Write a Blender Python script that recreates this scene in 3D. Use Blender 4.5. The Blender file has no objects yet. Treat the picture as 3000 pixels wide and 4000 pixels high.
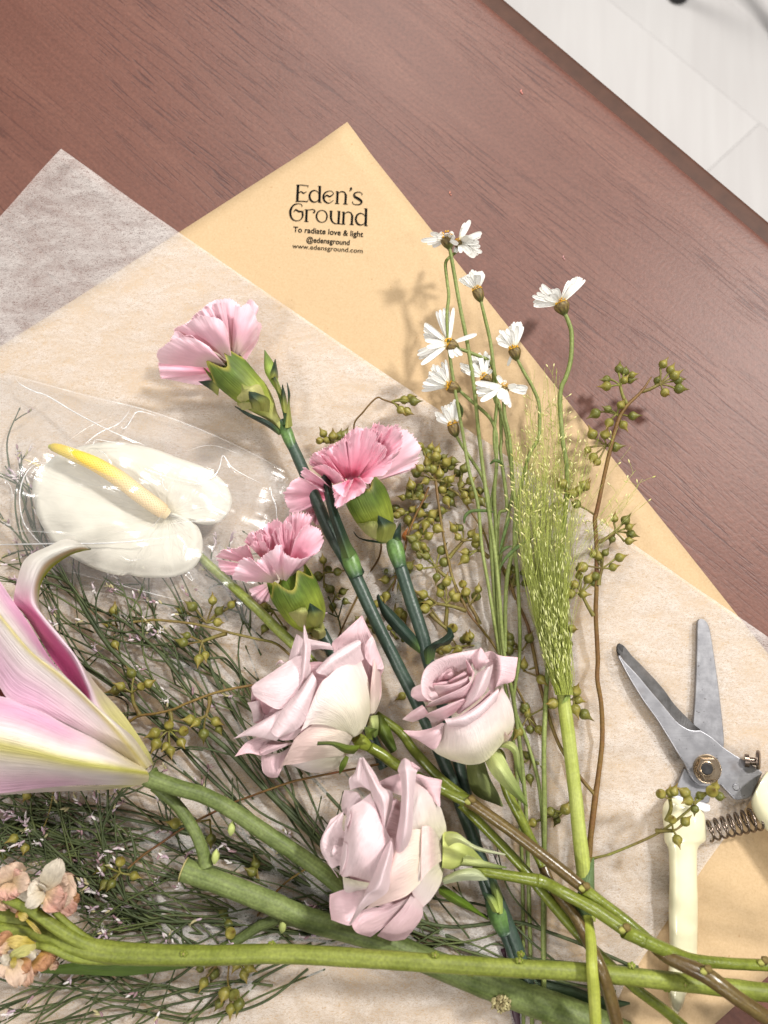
import bpy, bmesh, math, random
from mathutils import Vector, Matrix, Quaternion, noise
random.seed(7)
R = math.radians
S = bpy.context.scene
COL = S.collection
# ------------------------------------------------------------------ camera
CAM = Vector((0, 0, 0.42)); TILT = R(12); FPX = 2889.0
cd = bpy.data.cameras.new('camera'); cam = bpy.data.objects.new('camera', cd); COL.objects.link(cam)
cam.location = CAM; cam.rotation_euler = (TILT, 0, 0)
cd.sensor_fit = 'VERTICAL'; cd.sensor_height = 36; cd.lens = 36 * FPX / 4000
cd.clip_start = 0.01; cd.clip_end = 30
cd.dof.use_dof = True; cd.dof.focus_distance = 0.405; cd.dof.aperture_fstop = 7.5
S.camera = cam
# ------------------------------------------------------------------ light of the room
w = bpy.data.worlds.new('World'); S.world = w; w.use_nodes = True
bg = w.node_tree.nodes['Background']; bg.inputs[0].default_value = (1.0, 0.97, 0.94, 1); bg.inputs[1].default_value = 0.155
def lamp(name, loc, aim, power, sx, sy, col=(1, .962, .915)):
    l = bpy.data.lights.new(name, 'AREA'); l.shape = 'RECTANGLE'; l.size = sx; l.size_y = sy; l.energy = power; l.color = col
    o = bpy.data.objects.new(name, l); COL.objects.link(o); o.location = loc
    d = Vector(aim) - Vector(loc); o.rotation_euler = d.to_track_quat('-Z', 'Y').to_euler(); return o
lamp('ceiling_lamp_east', (1.35, 0.95, 1.75), (0, .1, 0), 60, .20, .20)
lamp('ceiling_lamp_north', (0.0, 2.1, 1.75), (0, .1, 0), 32, .60, .40)
lamp('ceiling_lamp_south', (-0.75, -0.75, 1.75), (0, .1, 0), 15, .24, .24)
for q in ((-1.3, 1.0), (.7, -.9), (2.2, -.3), (-.4, .9), (.6, 1.5), (-1.6, -.1), (.1, -1.3)): lamp('added_spot', (q[0], q[1], 1.75), (0, .1, 0), 4.2, .09, .09)   # unseen small spots, added for glints on the film and extra shadows
S.view_settings.view_transform = 'Standard'; S.view_settings.look = 'None'
S.view_settings.exposure = 0.0; S.view_settings.gamma = 1.0
S.render.engine = 'CYCLES'
S.cycles.max_bounces = 8; S.cycles.transparent_max_bounces = 16; S.cycles.caustics_reflective = False; S.cycles.caustics_refractive = False
try: S.cycles.use_denoising = True
except Exception: pass

# ------------------------------------------------------------------ helpers
CT, ST = math.cos(TILT), math.sin(TILT)
def P(px, py, z=0.0):
    """point of the place, z millimetres above the table, measured from the photograph (3000x4000 pixels)"""
    x = (px - 1500) / FPX; y = (2000 - py) / FPX
    d = Vector((x, y * CT + ST, y * ST - CT))
    s = (z / 1000.0 - CAM.z) / d.z
    return CAM + d * s
class V:
    def __init__(s, ox, oy, k): s.ox, s.oy, s.k = ox, oy, k
    def __call__(s, x, y, z=0.0): return P(s.ox + x / s.k, s.oy + y / s.k, z)
    def s2(s, px): return px / s.k * .1454e-3
def s2l(c):
    c = c / 255.0
    return c / 12.92 if c <= .04045 else ((c + .055) / 1.055) ** 2.4
def rgb(r, g, b): return (s2l(r), s2l(g), s2l(b))
def mix(a, b, t):
    t = max(0, min(1, t)); return tuple(a[i] + (b[i] - a[i]) * t for i in range(3))
def sstep(a, b, x):
    t = max(0, min(1, (x - a) / (b - a))); return t * t * (3 - 2 * t)
def cat(pts, n):
    """n samples along an interpolating spline"""
    m = len(pts)
    if m == 1: return [pts[0]] * n
    out = []
    for i in range(n):
        t = i / (n - 1) * (m - 1); k = min(int(t), m - 2); f = t - k
        p1, p2 = pts[k], pts[k + 1]
        p0 = pts[k - 1] if k > 0 else p1 * 2 - p2
        p3 = pts[k + 2] if k + 2 < m else p2 * 2 - p1
        out.append(0.5 * ((2 * p1) + (p2 - p0) * f + (2 * p0 - 5 * p1 + 4 * p2 - p3) * f * f + (3 * p1 - p0 - 3 * p2 + p3) * f ** 3))
    return out
def catf(v, n):
    return [x.x for x in cat([Vector((a, 0, 0)) for a in v], n)]
def thing(name, label, catg, loc, group=None):
    o = bpy.data.objects.new(name, None); COL.objects.link(o); o.location = loc; o.empty_display_size = .01
    o['label'] = label; o['category'] = catg
    if group: o['group'] = group
    return o
def par(o, parent):
    if parent is not None:
        o.parent = parent
        t = Vector(parent.location); q = parent.parent
        while q is not None: q = None
        o.matrix_parent_inverse = Matrix.Translation(-parent['_w'] if '_w' in parent else -t)
def link(name, me, mat, parent=None):
    o = bpy.data.objects.new(name, me); COL.objects.link(o)
    if mat is not None and not me.materials: me.materials.append(mat)
    if parent is not None:
        o.parent = parent
        if parent.type == 'EMPTY': o.matrix_parent_inverse = Matrix.Translation(-Vector(parent.location))
    return o
def mesh(name, verts, faces, uvs=None, cols=None, smooth=True):
    me = bpy.data.meshes.new(name); me.from_pydata([tuple(v) for v in verts], [], faces)
    if uvs is not None:
        l = me.uv_layers.new(name='UV')
        buf = []
        for lp in me.loops: buf.extend(uvs[lp.vertex_index])
        l.data.foreach_set('uv', buf)
    if cols is not None:
        a = me.color_attributes.new('Col', 'FLOAT_COLOR', 'POINT')
        buf = []
        for c in cols: buf.extend((c[0], c[1], c[2], 1.0))
        a.data.foreach_set('color', buf)
    if smooth: me.polygons.foreach_set('use_smooth', [True] * len(me.polygons))
    me.update(); return me
def gridfaces(nu, nv, off=0, closev=False):
    f = []
    for i in range(nu - 1):
        for j in range(nv if closev else nv - 1):
            a = off + i * nv + j; b = off + i * nv + (j + 1) % nv
            f.append((a, b, b + nv, a + nv))
    return f
def toward(p): return (CAM - p).normalized()
def patch(name, rows, mat, parent, colf, nu=22, nv=22, thick=.35, rough=0.25, rs=90, crease=0):
    """a petal or leaf from rows of points, base row first"""
    rr = [cat(r, nv) for r in rows]
    cols = [cat([r[j] for r in rr], nu) for j in range(nv)]
    vs, uv, cc = [], [], []
    seed = Vector((random.random() * 50, random.random() * 50, 0))
    for i in range(nu):
        for j in range(nv):
            p = cols[j][i]; u = i / (nu - 1); v = j / (nv - 1)
            if crease: p = p + toward(p) * (crease * .001 * sstep(.02, .3, u) * (noise.noise(Vector((v * 7 + seed.x, u * 1.6, 0))) + .5 * noise.noise(Vector((v * 17 + seed.x, u * 4, 3)))))
            if rough: p = p + toward(p) * (noise.noise(p * rs + seed) * rough * .001 + noise.noise(p * rs * 3 + seed) * rough * .0004)
            vs.append(p); uv.append((u, v)); cc.append(colf(u, v) if callable(colf) else colf)
    me = mesh(name, vs, gridfaces(nu, nv), uv, cc)
    o = link(name, me, mat, parent)
    if thick:
        m = o.modifiers.new('thickness', 'SOLIDIFY'); m.thickness = thick * .0007; m.offset = 0
        m = o.modifiers.new('edge', 'EDGE_SPLIT'); m.split_angle = R(50)
    return o
class MB:
    """collects geometry that becomes one mesh object"""
    def __init__(s): s.v, s.f, s.uv, s.c = [], [], [], []
    def grid(s, rows, closev=False, col=(1, 1, 1), uvs=None):
        off = len(s.v); nu, nv = len(rows), len(rows[0])
        for i, r in enumerate(rows):
            for j, p in enumerate(r):
                s.v.append(p); s.uv.append((i / max(1, nu - 1), j / nv) if uvs is None else (uvs[i], j / nv)); s.c.append(col(i / max(1, nu - 1), j / nv) if callable(col) else col)
        s.f += gridfaces(nu, nv, off, closev)
        return off
    def tube(s, pts, rad, n=8, seg=None, col=(1, 1, 1), cap=True, bump=0, flat=1.0):
        seg = seg or max(3, len(pts) * 5)
        path = cat(pts, seg); rr = catf(rad, seg) if isinstance(rad, (list, tuple)) else [rad] * seg
        up = None; rings = []; L = 0; us = []
        for i, p in enumerate(path):
            t = (path[min(i + 1, seg - 1)] - path[max(i - 1, 0)]).normalized()
            if up is None:
                up = Vector((0, 0, 1)) if abs(t.z) < .9 else Vector((0, 1, 0))
            sx = t.cross(up)
            if sx.length < 1e-6: sx = t.orthogonal()
            sx.normalize(); up = sx.cross(t).normalized()
            if i: L += (p - path[i - 1]).length
            us.append(L * 20)
            ring = []
            for k in range(n):
                a = 2 * math.pi * k / n
                q = rr[i]
                if bump: q *= 1 + bump * noise.noise(p * 220 + Vector((a, 0, k * .3)))
                ring.append(p + (sx * math.cos(a) + up * math.sin(a) * flat) * q)
            rings.append(ring)
        off = s.grid(rings, True, col, us)
        if cap:
            s.f.append(tuple(off + k for k in range(n))); s.f.append(tuple(off + (seg - 1) * n + k for k in reversed(range(n))))
        return off
    def ico(s, c, r, col=(1, 1, 1), axis=None, k=1.0):
        """small six-sided spindle along axis: a bud, a spikelet"""
        axis = (axis or Vector((0, 0, 1))).normalized(); a = axis.orthogonal().normalized(); b = axis.cross(a)
        off = len(s.v)
        for t, q in ((-1, .25), (-.4, .9), (.3, .8), (1, .08)):
            for i in range(5):
                an = i * 2 * math.pi / 5
                s.v.append(c + axis * (t * r * k) + (a * math.cos(an) + b * math.sin(an)) * (r * q)); s.uv.append(((t + 1) / 2, i / 5)); s.c.append(col)
        s.f += gridfaces(4, 5, off, True)
    def build(s, name, mat, parent=None, kind=None):
        me = mesh(name, s.v, s.f, s.uv, s.c); o = link(name, me, mat, parent)
        if kind: o['kind'] = kind
        return o
def stem(name, pts, r, mat, parent, n=10, bump=.05, col=(1, 1, 1), seg=None, flat=1.0):
    m = MB(); rr = [x * .001 for x in r] if isinstance(r, (list, tuple)) else r * .001
    m.tube(pts, rr, n, seg, col, True, bump, flat); return m.build(name, mat, parent)

# ------------------------------------------------------------------ materials
class NT:
    def __init__(s, name):
        s.m = bpy.data.materials.new(name); s.m.use_nodes = True; s.t = s.m.node_tree; s.t.nodes.clear()
        s.out = s.n('ShaderNodeOutputMaterial')
    def n(s, ty, **kw):
        nd = s.t.nodes.new(ty)
        for k, v in kw.items():
            if k.startswith('_'): setattr(nd, k[1:], v)
            else: s.set(nd, k.replace('__', ' '), v)
        return nd
    def set(s, nd, k, v):
        i = nd.inputs[int(k[1:])] if (k[0] == 'i' and k[1:].isdigit()) else nd.inputs[k]
        if hasattr(v, 'is_linked') or isinstance(v, bpy.types.NodeSocket): s.t.links.new(v, i)
        elif isinstance(v, (tuple, list)) and len(v) == 3 and i.type == 'RGBA': i.default_value = (*v, 1)
        else: i.default_value = v
    def ramp(s, fac, stops, interp='LINEAR'):
        nd = s.n('ShaderNodeValToRGB'); nd.color_ramp.interpolation = interp; s.t.links.new(fac, nd.inputs[0]); e = nd.color_ramp.elements
        while len(e) > 1: e.remove(e[-1])
        for k, (p, c) in enumerate(stops):
            x = e[0] if k == 0 else e.new(p)
            x.position = p; c = (c, c, c) if isinstance(c, (int, float)) else c; x.color = (*c, 1)
        return nd.outputs[0]
    def math(s, op, a, b=0.5, clamp=False):
        nd = s.n('ShaderNodeMath', _operation=op, _use_clamp=clamp); s.set(nd, 'i0', a); s.set(nd, 'i1', b); return nd.outputs[0]
    def mixc(s, f, a, b, mode='MIX'):
        nd = s.n('ShaderNodeMix', _data_type='RGBA', _blend_type=mode)
        s.set(nd, 'i0', f); s.set(nd, 'i6', a); s.set(nd, 'i7', b); return nd.outputs[2]
    def mapping(s, vec, sc=(1, 1, 1), rot=(0, 0, 0)):
        nd = s.n('ShaderNodeMapping', Vector=vec, Rotation=rot, Scale=sc); return nd.outputs[0]
    def noise(s, vec, scale, detail=4, rough=.5, dist=0):
        nd = s.n('ShaderNodeTexNoise', Vector=vec, Scale=scale, Detail=detail, Roughness=rough, Distortion=dist); return nd.outputs[0]
    def bump(s, h, strength=.3, dist=.001, nrm=None):
        nd = s.n('ShaderNodeBump', Height=h, Strength=strength, Distance=dist)
        if nrm is not None: s.set(nd, 'Normal', nrm)
        return nd.outputs[0]
    def finish(s, sh): s.t.links.new(sh, s.out.inputs[0]); return s.m
def petal_mat(name, transl=.25, rough=.5, veins=.35, spec=.3, coat=0, vscale=40, var=.06, sss=0):
    n = NT(name); tc = n.n('ShaderNodeTexCoord'); at = n.n('ShaderNodeAttribute', _attribute_name='Col').outputs[0]
    uvm = n.mapping(tc.outputs['UV'], (3, vscale, 1)); ve = n.noise(uvm, 1.0, 3, .55, .4)
    ob = n.noise(tc.outputs['Object'], 120, 3)
    col = n.mixc(1.0, at, n.ramp(ve, [(.25, 1 - var), (.7, 1 + var * .6)]), 'MULTIPLY')
    col = n.mixc(1.0, col, n.ramp(ob, [(.3, 1 - var), (.7, 1 + var * .4)]), 'MULTIPLY')
    nb = n.bump(ve, veins, .0010); nb = n.bump(n.noise(tc.outputs['Object'], 1500, 2), .10, .0002, nb)
    p = n.n('ShaderNodeBsdfPrincipled', Base__Color=col, Roughness=rough, Normal=nb); p.inputs['Specular IOR Level'].default_value = spec; p.inputs['Coat Weight'].default_value = coat; p.inputs['Coat Roughness'].default_value = .2
    p.inputs['Subsurface Weight'].default_value = sss; p.inputs['Subsurface Radius'].default_value = (1, .6, .5); p.inputs['Subsurface Scale'].default_value = .004
    t = n.n('ShaderNodeBsdfTranslucent', Color=col, Normal=nb)
    mx = n.n('ShaderNodeMixShader', i0=transl, i1=p.outputs[0], i2=t.outputs[0]); return n.finish(mx.outputs[0])
def stem_mat(name, c1, c2, rough=.42, spec=.4, stripes=10, sbump=.25, attr=False, lstr=.35, fim=.5):
    n = NT(name); tc = n.n('ShaderNodeTexCoord')
    st = n.noise(n.mapping(tc.outputs['UV'], (.5, stripes, 1)), 1.0, 3, .6)
    ob = n.noise(tc.outputs['Object'], 60, 4, .6); fi = n.noise(tc.outputs['Object'], 700, 3)
    col = n.mixc(n.ramp(ob, [(.3, 0), (.7, 1)]), c1, c2)
    col = n.mixc(lstr, col, n.mixc(1.0, col, n.ramp(st, [(.3, .45), (.7, 1.5)]), 'MULTIPLY'))
    col = n.mixc(fim, col, n.mixc(1.0, col, n.ramp(fi, [(.3, .55), (.7, 1.4)]), 'MULTIPLY'))
    if attr: col = n.mixc(1.0, col, n.n('ShaderNodeAttribute', _attribute_name='Col').outputs[0], 'MULTIPLY')
    nb = n.bump(st, sbump, .0005); nb = n.bump(fi, .35, .0004, nb)
    p = n.n('ShaderNodeBsdfPrincipled', Base__Color=col, Roughness=rough, Normal=nb); p.inputs['Specular IOR Level'].default_value = spec
    return n.finish(p.outputs[0])
def flat_mat(name, col, rough=.5, metal=0, spec=.5, attr=False, nz=.15, nscale=300, bump=.1):
    n = NT(name); tc = n.n('ShaderNodeTexCoord'); fi = n.noise(tc.outputs['Object'], nscale, 4, .6)
    c = n.n('ShaderNodeAttribute', _attribute_name='Col').outputs[0] if attr else n.mixc(0.0, col, col)
    c = n.mixc(1.0, c, n.ramp(fi, [(.25, 1 - nz), (.75, 1 + nz)]), 'MULTIPLY')
    p = n.n('ShaderNodeBsdfPrincipled', Base__Color=c, Roughness=rough, Metallic=metal, Normal=n.bump(fi, bump, .0003)); p.inputs['Specular IOR Level'].default_value = spec
    return n.finish(p.outputs[0])
GRAIN = R(-43); EDGE = R(-49)
def wood_mat():
    n = NT('stained_pine'); tc = n.n('ShaderNodeTexCoord'); g = n.mapping(tc.outputs['Object'], (1, 1, 1), (0, 0, -GRAIN))
    warp = n.noise(n.mapping(g, (3, 14, 1)), 1.0, 2)
    gx = n.n('ShaderNodeVectorMath', _operation='ADD', i0=g, i1=n.n('ShaderNodeCombineXYZ', Y=n.math('MULTIPLY', warp, .03)).outputs[0]).outputs[0]
    broad = n.noise(n.mapping(gx, (2.6, 44, 1)), 1.0, 5, .62)
    fine = n.noise(n.mapping(gx, (16, 420, 1)), 1.0, 4, .65)
    pore = n.noise(n.mapping(gx, (30, 560, 1)), 1.0, 2, .6, .1)
    dens = n.noise(n.mapping(gx, (4, 14, 1)), 1.0, 3)
    pm = n.math('MULTIPLY', n.ramp(pore, [(.545, 0), (.63, 1)]), n.ramp(dens, [(.40, .06), (.68, 1)]))
    mott = n.noise(tc.outputs['Object'], 420, 3, .6); blot = n.noise(tc.outputs['Object'], 6, 3)
    col = n.ramp(broad, [(.25, rgb(92, 56, 46)), (.5, rgb(101, 64, 53)), (.75, rgb(109, 72, 60))])
    col = n.mixc(.5, col, n.mixc(1.0, col, n.ramp(fine, [(.3, .80), (.7, 1.17)]), 'MULTIPLY'))
    col = n.mixc(.25, col, n.mixc(1.0, col, n.ramp(blot, [(.35, .82), (.65, 1.15)]), 'MULTIPLY'))
    col = n.mixc(.6, col, n.mixc(1.0, col, n.ramp(mott, [(.3, .72), (.7, 1.28)]), 'MULTIPLY'))
    col = n.mixc(n.math('MULTIPLY', pm, .88), col, rgb(58, 30, 28))
    nb = n.bump(n.math('SUBTRACT', fine, n.math('MULTIPLY', pm, 1.6)), .16, .0005); nb = n.bump(mott, .22, .0006, nb)
    p = n.n('ShaderNodeBsdfPrincipled', Base__Color=col, Roughness=.47, Normal=nb); p.inputs['Specular IOR Level'].default_value = .42
    return n.finish(p.outputs[0])
def kraft_mat():
    n = NT('kraft_paper'); tc = n.n('ShaderNodeTexCoord'); o = tc.outputs['Object']
    f = n.noise(o, 900, 4, .7); l = n.noise(o, 14, 3); sp = n.noise(o, 330, 2)
    col = n.ramp(f, [(.2, rgb(175, 149, 113)), (.5, rgb(187, 161, 125)), (.8, rgb(195, 170, 136))])
    col = n.mixc(.35, col, n.mixc(1.0, col, n.ramp(l, [(.3, .9), (.7, 1.06)]), 'MULTIPLY'))
    col = n.mixc(n.ramp(sp, [(.72, 0), (.78, .5)]), col, rgb(150, 112, 66))
    p = n.n('ShaderNodeBsdfPrincipled', Base__Color=col, Roughness=.7, Normal=n.bump(f, .35, .0003)); p.inputs['Specular IOR Level'].default_value = .25
    return n.finish(p.outputs[0])
def tissue_mat():
    n = NT('fibre_tissue'); tc = n.n('ShaderNodeTexCoord'); o = tc.outputs['Object']
    acc = None
    for k, (rot, sx, sy, sc, wd) in enumerate([(-.62, 1, 3.5, 150, .035), (-.35, 1, 3.0, 190, .04), (-.95, 1, 3.0, 170, .04), (.5, 1, 2.0, 140, .03), (-.6, 1, 4, 300, .05), (1.3, 1, 2.0, 210, .03)]):
        v = n.noise(n.mapping(o, (sx, sy, 1), (0, 0, rot + .0)), sc, 3, .6, 1.3)
        d = n.math('ABSOLUTE', n.math('SUBTRACT', v, .5)); r = n.ramp(d, [(0, 1), (wd, 0)])
        acc = r if acc is None else n.math('MAXIMUM', acc, r)
    cl = n.noise(n.mapping(o, (1, 2.2, 1), (0, 0, -.6)), 38, 4, .65, .5); big = n.noise(o, 9, 2)
    cloud = n.ramp(cl, [(.30, .05), (.70, .95)])
    a = n.math('ADD', n.math('ADD', .10, n.math('MULTIPLY', cloud, .16)), n.math('MULTIPLY', acc, n.math('ADD', .30, n.math('MULTIPLY', cloud, .32))))
    a = n.math('MULTIPLY', a, n.ramp(big, [(.35, .94), (.65, 1.06)]), True)
    df = n.n('ShaderNodeBsdfDiffuse', Color=(.80, .765, .735)); tl = n.n('ShaderNodeBsdfTranslucent', Color=(.76, .70, .65)); gl = n.n('ShaderNodeBsdfGlossy', Color=(.8, .8, .8), Roughness=.5)
    nb = n.bump(n.math('ADD', acc, cl), .25, .0004)
    for x in (df, gl): n.set(x, 'Normal', nb)
    m1 = n.n('ShaderNodeMixShader', i0=.30, i1=df.outputs[0], i2=tl.outputs[0]); m2 = n.n('ShaderNodeMixShader', i0=.05, i1=m1.outputs[0], i2=gl.outputs[0])
    tr = n.n('ShaderNodeBsdfTransparent', Color=(1, 1, 1)); m3 = n.n('ShaderNodeMixShader', i0=a, i1=tr.outputs[0], i2=m2.outputs[0])
    return n.finish(m3.outputs[0])
def film_mat():
    n = NT('clear_film'); tc = n.n('ShaderNodeTexCoord'); g = n.mapping(tc.outputs['Object'], (1, 1, 1), (0, 0, R(24))); nb = n.bump(n.noise(n.mapping(g, (10, 90, 1)), 1.0, 3, .55, .8), .22, .0018); nb = n.bump(n.noise(n.mapping(g, (160, 22, 1)), 1.0, 2, .5, .8), .10, .001, nb)
    lw = n.n('ShaderNodeLayerWeight', Normal=nb); fr = n.math('ADD', .035, n.math('MULTIPLY', .9, n.math('POWER', lw.outputs['Facing'], 4.5)), True)
    gl = n.n('ShaderNodeBsdfGlossy', Color=(1, 1, 1), Roughness=.14, Normal=nb); df = n.n('ShaderNodeBsdfDiffuse', Color=(.85, .85, .86))
    tr = n.n('ShaderNodeBsdfTransparent', Color=(.97, .97, .97)); m0 = n.n('ShaderNodeMixShader', i0=.10, i1=tr.outputs[0], i2=df.outputs[0])
    m = n.n('ShaderNodeMixShader', i0=fr, i1=m0.outputs[0], i2=gl.outputs[0]); return n.finish(m.outputs[0])
def fold_glint_mat():
    n = NT('painted_fold_glint'); df = n.n('ShaderNodeBsdfDiffuse', Color=(.92, .92, .92)); gl = n.n('ShaderNodeBsdfGlossy', Color=(1, 1, 1), Roughness=.32)
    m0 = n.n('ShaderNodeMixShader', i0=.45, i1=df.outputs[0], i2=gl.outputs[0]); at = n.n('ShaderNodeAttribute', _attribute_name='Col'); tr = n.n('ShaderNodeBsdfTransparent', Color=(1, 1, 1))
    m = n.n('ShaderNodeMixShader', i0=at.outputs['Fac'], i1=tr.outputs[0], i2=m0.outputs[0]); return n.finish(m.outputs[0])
def floor_mat():
    n = NT('pale_laminate'); tc = n.n('ShaderNodeTexCoord'); g = n.mapping(tc.outputs['Object'], (1, 1, 1), (0, 0, -EDGE))
    a = n.noise(n.mapping(g, (3, 40, 1)), 1.0, 4, .6); b = n.noise(n.mapping(g, (1.5, 5, 1)), 1.0, 2)
    oi = n.n('ShaderNodeObjectInfo').outputs['Random']
    col = n.ramp(a, [(.3, rgb(192, 189, 188)), (.7, rgb(203, 201, 200))]); col = n.mixc(.4, col, n.ramp(b, [(.3, rgb(186, 183, 182)), (.7, rgb(206, 205, 204))]))
    col = n.mixc(1.0, col, n.ramp(oi, [(0, .95), (1, 1.03)]), 'MULTIPLY')
    p = n.n('ShaderNodeBsdfPrincipled', Base__Color=col, Roughness=.4, Normal=n.bump(a, .08, .001)); return n.finish(p.outputs[0])
def metal_mat(name, col, rough, wear=.3):
    n = NT(name); tc = n.n('ShaderNodeTexCoord'); o = tc.outputs['Object']
    a = n.noise(o, 160, 5, .7); b = n.noise(n.mapping(o, (1, 1, 1), (0, 0, .9)), 60, 3); s = n.noise(n.mapping(o, (60, 1200, 1), (0, 0, R(60))), 1.0, 3); d = n.noise(o, 420, 2)
    c = n.mixc(n.ramp(a, [(.4, 0), (.75, wear)]), col, (.52, .52, .54)); c = n.mixc(n.ramp(b, [(.62, 0), (.75, wear)]), c, rgb(120, 100, 84)); c = n.mixc(n.ramp(d, [(.70, 0), (.74, .7)]), c, rgb(60, 52, 48))
    r = n.math('ADD', rough, n.math('MULTIPLY', a, .22))
    p = n.n('ShaderNodeBsdfPrincipled', Base__Color=c, Metallic=.9, Roughness=r, Normal=n.bump(s, .12, .0003)); return n.finish(p.outputs[0])
M = dict(
    wood=wood_mat(), kraft=kraft_mat(), tissue=tissue_mat(), film=film_mat(), floor=floor_mat(),
    ink=flat_mat('black_ink', rgb(16, 16, 15), .8, 0, .05), ink2=flat_mat('brown_ink', rgb(44, 36, 24), .8, 0, .05),
    steel=metal_mat('worn_steel', (.31, .31, .33), .32), steel2=metal_mat('worn_steel_dull', (.235, .235, .25), .42, .5), steel3=metal_mat('bevel_dark_reflection', (.045, .043, .042), .42, .12),  # near-black bevel steel: its dark reflection is put into the colour
    brass=metal_mat('tarnished_nut', rgb(168, 148, 122), .16, .15), spring=metal_mat('spring_steel', rgb(122, 108, 97), .14, .1),
    cream=flat_mat('cream_vinyl', rgb(222, 217, 183), .2, 0, .55, nz=.07, nscale=90, bump=.10), white=flat_mat('white_resin', rgb(222, 222, 226), .4),
    black=flat_mat('black_rubber', rgb(20, 20, 22), .5),
    rose=petal_mat('rose_petal', .14, .65, .65, .12, 0, 50, .05, 0), carn=petal_mat('carnation_petal', .18, .7, .22, .15, 0, 30), lily=petal_mat('lily_tepal', .15, .45, .8, .3, 0, 46, .08),
    anth=petal_mat('spathe', .20, .5, .8, .25, .0, 44, .04), daisy=petal_mat('daisy_ray', .15, .5, .25, .25, 0, 8, .03), stock=petal_mat('stock_petal', .3, .6, .9, .2, 0, 18, .10),
    calyx=petal_mat('calyx_skin', .05, .48, .5, .3, 0, 60, .30), leaf=petal_mat('leaf_skin', .12, .5, .6, .4, 0, 14, .15),
    spadix=petal_mat('spadix_skin', .0, .45, .2, .35, 0, 30, .04),
    carnstem=stem_mat('carnation_stem', rgb(40, 58, 50), rgb(62, 80, 66), .4, .5, 8, .2, True),
    lilystem=stem_mat('lily_stem', rgb(74, 88, 40), rgb(116, 128, 76), .50, .28, 16, .5, True, .5), stockstem=stem_mat('stock_stem', rgb(100, 110, 34), rgb(128, 136, 60), .5, .35, 12, .4, True),
    rosestem=stem_mat('rose_stem', rgb(96, 106, 34), rgb(122, 132, 50), .28, .55, 5, .15, True), rosebrown=stem_mat('rose_stem_brown', rgb(82, 62, 36), rgb(102, 88, 48), .28, .55, 5, .15, True),
    anthstem=stem_mat('anthurium_stem', rgb(118, 130, 54), rgb(146, 156, 80), .32, .5, 5, .2), grass=stem_mat('grass_stem', rgb(146, 156, 66), rgb(166, 174, 98), .45, .3, 18, .5, True, .4, .25),
    daisystem=stem_mat('daisy_stem', rgb(108, 120, 60), rgb(132, 142, 84), .5, .3, 6, .4, True), statice=stem_mat('statice_stem', rgb(50, 60, 36), rgb(82, 92, 56), .55, .3, 5, .3, True),
    euc=stem_mat('eucalyptus_twig', rgb(100, 72, 48), rgb(118, 110, 56), .5, .3, 5, .3, True), capsule=stem_mat('seed_capsule', rgb(112, 108, 48), rgb(142, 132, 66), .42, .4, 6, .3, True, .2),
    crease=fold_glint_mat(), fine=flat_mat('floret', (1, 1, 1), .6, 0, .2, True, .12, 500, .2),
)
# ================================================================== the setting
E0, E1 = P(1889, 0), P(3000, 940); ED = (E1 - E0).normalized(); EN = Vector((-ED.y, ED.x, 0))
tbl = thing('wooden_table', 'red-brown stained wooden table with visible grain and a rounded edge', 'table', (0, 0, -.03))
def sweep(prof, mat, name):
    rows = [[E0 + ED * t + EN * a + Vector((0, 0, b)) for a, b in reversed(prof)] for t in [-1.3 + i * .1 for i in range(28)]]
    m = MB(); m.grid(rows); return m.build(name, mat, tbl)
sweep([(x_ - (.0038 if x_ > -.01 else 0), z_) for x_, z_ in ((-1.1, 0), (-.5, 0), (-.02, 0), (-.003, 0), (0, -.0002), (.0022, -.0008), (.0040, -.0020), (.0052, -.0038), (.0056, -.0065), (.0056, -.010), (.004, -.0105))] + [(-.02, -.0106), (-1.1, -.0106)], M['wood'], 'tabletop')
LB = ((P(1993, 0, -11) + P(3000, 868, -11)) / 2 - E0).dot(EN)
sweep([(-.10, -.0108), (.006, -.0108), (LB - .004, -.0110), (LB - .0012, -.0116), (LB, -.0135), (LB, -.034), (LB - .003, -.036), (-.10, -.036)], flat_mat('dark_edge', rgb(70, 44, 32), .6, 0, .3, nz=.25, nscale=80), 'edge_strip')  # dark brown strip reaching out below the rounded tabletop edge
FZ = -.74
fl = link('floor', mesh('floor', [(-3, -3, FZ - .004), (4, -3, FZ - .004), (4, 4, FZ - .004), (-3, 4, FZ - .004)], [(0, 1, 2, 3)]), M['floor']); fl['kind'] = 'structure'
def box_mesh(name, sx, sy, sz, bev):
    bm = bmesh.new(); bmesh.ops.create_cube(bm, size=1.0)
    bmesh.ops.scale(bm, vec=(sx, sy, sz), verts=bm.verts); bmesh.ops.bevel(bm, geom=bm.edges[:], offset=bev, segments=1, affect='EDGES')
    me = bpy.data.meshes.new(name); bm.to_mesh(me); bm.free(); return me
pl = box_mesh('plank', 1.1994, .1597, .004, .0003); pl.materials.append(M['floor'])
c0 = P(2450, 250, FZ * 1000)
for i in range(-4, 7):
    for k in range(-2, 3):
        o = bpy.data.objects.new('plank', pl); COL.objects.link(o); o.parent = fl
        p = c0 + ED * (k * 1.2 + (.37 * i) % 1.2 - .35) + EN * (i * .16); o.location = (p.x, p.y, FZ - .002); o.rotation_euler = (0, 0, math.atan2(ED.y, ED.x))
st = thing('stool', 'black foot of a stool on the pale floor at the top edge', 'stool', P(2650, -30, FZ * 1000))
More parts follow.
